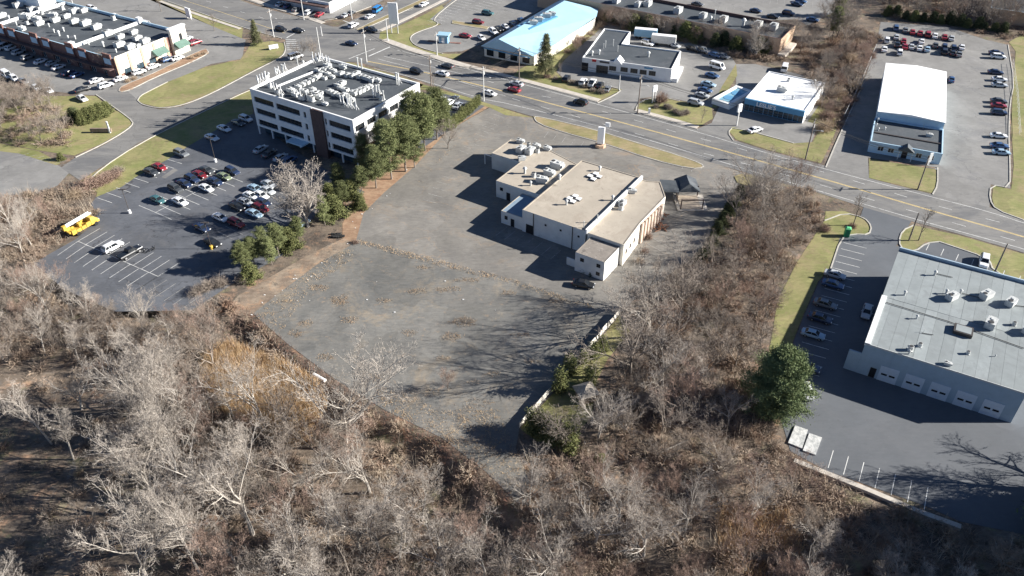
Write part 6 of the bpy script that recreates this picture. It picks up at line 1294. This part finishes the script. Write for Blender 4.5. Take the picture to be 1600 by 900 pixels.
woodA1 = [(-90,440),(50,425),(110,465),(200,495),(290,495),(340,470),(385,496),(450,552),(520,604),(600,656),(690,698),(760,750),(818,800),(840,840),(860,1000),(300,1000),(250,860),(240,700),(170,600),(60,555),(-90,540)]
woodH = [(-90,545),(60,560),(165,605),(235,700),(245,860),(295,1000),(-90,1000)]
woodB = [(1165,285),(1280,295),(1280,345),(1240,412),(1210,480),(1195,560),(1215,650),(1225,700),(1300,745),(1400,790),(1500,830),(1700,860),(1700,1000),(820,1000),(828,800),(815,705),(890,700),(930,660),(960,600),(975,520),(1045,455),(1105,412),(1150,360)]
woodC = [(1275,70),(1330,40),(1376,55),(1345,130),(1300,225),(1285,190),(1262,110),(1200,60)]
woodD = [(-90,150),(60,150),(110,180),(112,235),(0,225),(-90,205)]
woodE = [(-90,325),(90,295),(140,300),(150,335),(110,372),(50,410),(-90,430)]
woodF = [(870,95),(945,30),(1230,80),(1225,100),(1150,90),(1080,68),(945,40)]
woodG = [(1376,30),(1480,38),(1575,62),(1640,50),(1640,-40),(1370,-40)]
m_ug = M('undergrowth_brown', (0.21, 0.15, 0.115), 0.95, 0, .2, col2=(0.40, 0.325, 0.25), detail=8, spot=[((0.26, 0.165, 0.115), .10, .53, .64), ((0.29, 0.27, 0.17), .09, .58, .7), ((0.10, 0.07, 0.06), .3, .6, .68)])
TPL = [shrub(400+k, 1.0, 45+15*k, 1.0, .035, 6) for k in range(4)]
def mounds(poly, sp, seed, s0, s1):
    g = np.random.default_rng(seed); out = []
    for (x, y) in scatter(poly, sp, seed):
        if g.random() < .22: continue
        V = TPL[g.integers(0, 4)]; a = g.uniform(0, 6.28); s = g.uniform(s0, s1); c, n_ = math.cos(a), math.sin(a)
        Rm = np.array([[c, n_, 0], [-n_, c, 0], [0, 0, 1]]); Q = V@Rm*np.array([s*g.uniform(.8, 1.4), s*g.uniform(.8, 1.4), s*g.uniform(.6, 1.1)])
        out.append(Q+np.array([x, y, float(th(x, y))]))
    return np.concatenate(out)
for k, (pl_, dn, sp) in enumerate(((woodA1, 3, 2.9), (woodB, 6, 2.4), (woodC, 5, 2.6), (woodD, 3, 3.5), (woodE, 8, 2.4), (woodF, 5, 2.5), (woodG, 3, 4), (woodH, 1.2, 6))):
    V = np.concatenate([stems(pl_, dn, 300+k, .3, 1.5, .05, .8, tufts=26), mounds(pl_, sp, 500+k, 1.0, 2.8)])
    tag(link('undergrowth', tri_mesh('undergrowth', V, m_ug)), 'dense brown brush and brambles under the bare trees', 'undergrowth', kind='stuff')
m_sap = M('thin_saplings', (0.34, 0.29, 0.23), .9, .15, .4)
for k, (pl_, dn) in enumerate(((woodA1, .35), (woodB, .5), (woodE, .8))):
    V = stems(pl_, dn, 330+k, 2.0, 5.0, .07, .22, tufts=7)
    tag(link('saplings', tri_mesh('saplings', V, m_sap)), 'thin pale saplings standing in the brush', 'saplings', kind='stuff')
m_reed = M('dry_reeds', (0.42, 0.28, 0.155), .95, .0, .5, col2=(0.52, 0.38, 0.23))
reedp = [(322,545),(360,530),(400,545),(440,560),(500,600),(510,625),(480,680),(440,690),(400,660),(350,640),(310,590)]
tag(link('reed_bed', tri_mesh('reed_bed', stems(reedp, 60, 350, 1.8, 3.4, .08, .16), m_reed)), 'tall tan reeds below the left edge of the vacant lot', 'reeds', kind='stuff')
reed2 = [(1120,790),(1230,800),(1260,860),(1200,900),(1120,880)]
tag(link('reed_bed', tri_mesh('reed_bed', stems(reed2, 14, 351, 1.2, 2.2, .08, .3), m_reed)), 'patchy tan reeds in the woods at the bottom right', 'reeds', kind='stuff')
m_red_b = M('reddish_brambles', (0.14, 0.075, 0.055), .95, 0, .4, col2=(0.22, 0.12, 0.09))
bankp = [(345,470),(392,484),(452,538),(522,592),(604,644),(692,684),(762,738),(822,792),(815,812),(750,765),(680,712),(590,670),(505,622),(440,575),(380,520)]
tag(link('bank_brambles', tri_mesh('bank_brambles', stems(bankp, 11, 352, .3, 1.0, .06, .6), m_red_b)), 'dark reddish brambles on the bank below the vacant lot', 'brambles', kind='stuff')
m_dg = M('dry_grass_tufts', (0.44, 0.31, 0.18), .95, 0, .6, col2=(0.50, 0.37, 0.24))
for k, (pl_, dn) in enumerate((([(585,600),(690,640),(780,640),(800,690),(815,700),(835,760),(815,790),(760,736),(690,682),(600,640)], 18), ([(395,490),(440,455),(500,410),(545,388),(560,400),(500,440),(470,480),(440,520)], 10), ([(555,380),(640,404),(800,444),(935,486),(935,481),(800,436),(640,394),(560,374)], 22), ([(650,280),(700,235),(735,185),(742,190),(700,245),(655,292)], 1))):
    tag(link('dry_grass', tri_mesh('dry_grass', stems(pl_, dn, 370+k, .15, .5, .07, .6, tufts=14), m_dg)), 'tan weeds growing through the broken lot edge', 'dry grass', kind='stuff')
def blob(u, v, ru, rv_, seed): g = random.Random(seed); return [(u+ru*math.cos(k*.63)*g.uniform(.5, 1.15), v+rv_*math.sin(k*.63)*g.uniform(.5, 1.15)) for k in range(10)]
m_wd = M('orange_tan_weeds', (0.31, 0.22, 0.145), .95, 0, .6, col2=(0.38, 0.29, 0.20))
WP = [(700,453,22,5),(724,504,26,9),(706,527,20,8),(816,523,20,4),(742,632,44,9),(660,612,40,8),(620,625,40,9),(530,470,22,10),(478,505,16,8),(545,500,20,8),(500,450,18,6),(650,455,20,5),(662,418,14,4),(730,438,28,5),(795,458,18,4),(690,560,14,4),(770,585,16,5),(740,598,14,4),(835,566,18,4),(460,520,16,8),(505,558,16,7),(585,590,18,8),(700,690,60,10),(780,710,36,10),(870,470,18,4),(640,520,16,6),(600,470,14,5)]
tag(link('weed_patches', tri_mesh('weed_patches', np.concatenate([stems(blob(u, v, a, b, i), 70 if a < 30 else 34, 600+i, .06, .3, .10, 1.2, tufts=9) for i, (u, v, a, b) in enumerate(WP)]), m_wd)), 'patches of orange-tan weeds on the lower vacant lot', 'weeds', kind='stuff')
lit = MB()
for k in range(34):
    u, v = rr.choice([(rr.uniform(380, 550), 0), (rr.uniform(550, 640), 1), (rr.uniform(450, 1000), 2)]); 
    if v == 0: v = 492-(u-380)*.62+rr.uniform(-12, 14)
    elif v == 1: v = 345-(u-560)*.95+rr.uniform(-8, 10)
    else: v = rr.uniform(400, 600) if u > 520 else 470
    p_ = G(u, v); s_ = rr.uniform(.05, .16); lit.box(p_.x-s_, p_.x+s_, p_.y-s_*.7, p_.y+s_*.7, 0.02, 0.02+s_*.7)
tag(lit.build('litter', m_gutter), 'scattered white litter on the vacant lot and its edges', 'litter', kind='stuff')
heap = MB()
for k in range(30):
    p_ = G(527+rr.uniform(-9, 9), 369+rr.uniform(-3, 3))-G(527, 369); s_ = rr.uniform(.15, .5); heap.box(p_.x-s_, p_.x+s_, p_.y-s_*.7, p_.y+s_*.7, 0, s_*rr.uniform(.4, 1.1))
tag(heap.build('rubble_heap', m_tr, loc=G(527, 369)), 'small dark rubble heap at the corner of the vacant lot', 'rubble', kind='stuff')
# fallen logs
for i, (a, b, r_, l) in enumerate((((418,782),(500,742),.22,'long pale fallen log in the woods left of the middle'),((395,800),(440,775),.2,'fallen log at the bottom left of the woods'),((912,690),(930,735),.12,'short pale fallen stick below the garden'),((1040,705),(1075,690),.14,'curved fallen limb below the garden strip'),((365,760),(395,830),.2,'broken pale trunk leaning in the lower left woods'))):
    A_, B_ = GT(*a), GT(*b); mb = MB(); mb.tube((0,0,.3), B_-A_+Vector((0,0,.5)), r_, r_*.6, n=6); tag(mb.build('fallen_log', m_bw, loc=A_), l, 'log')
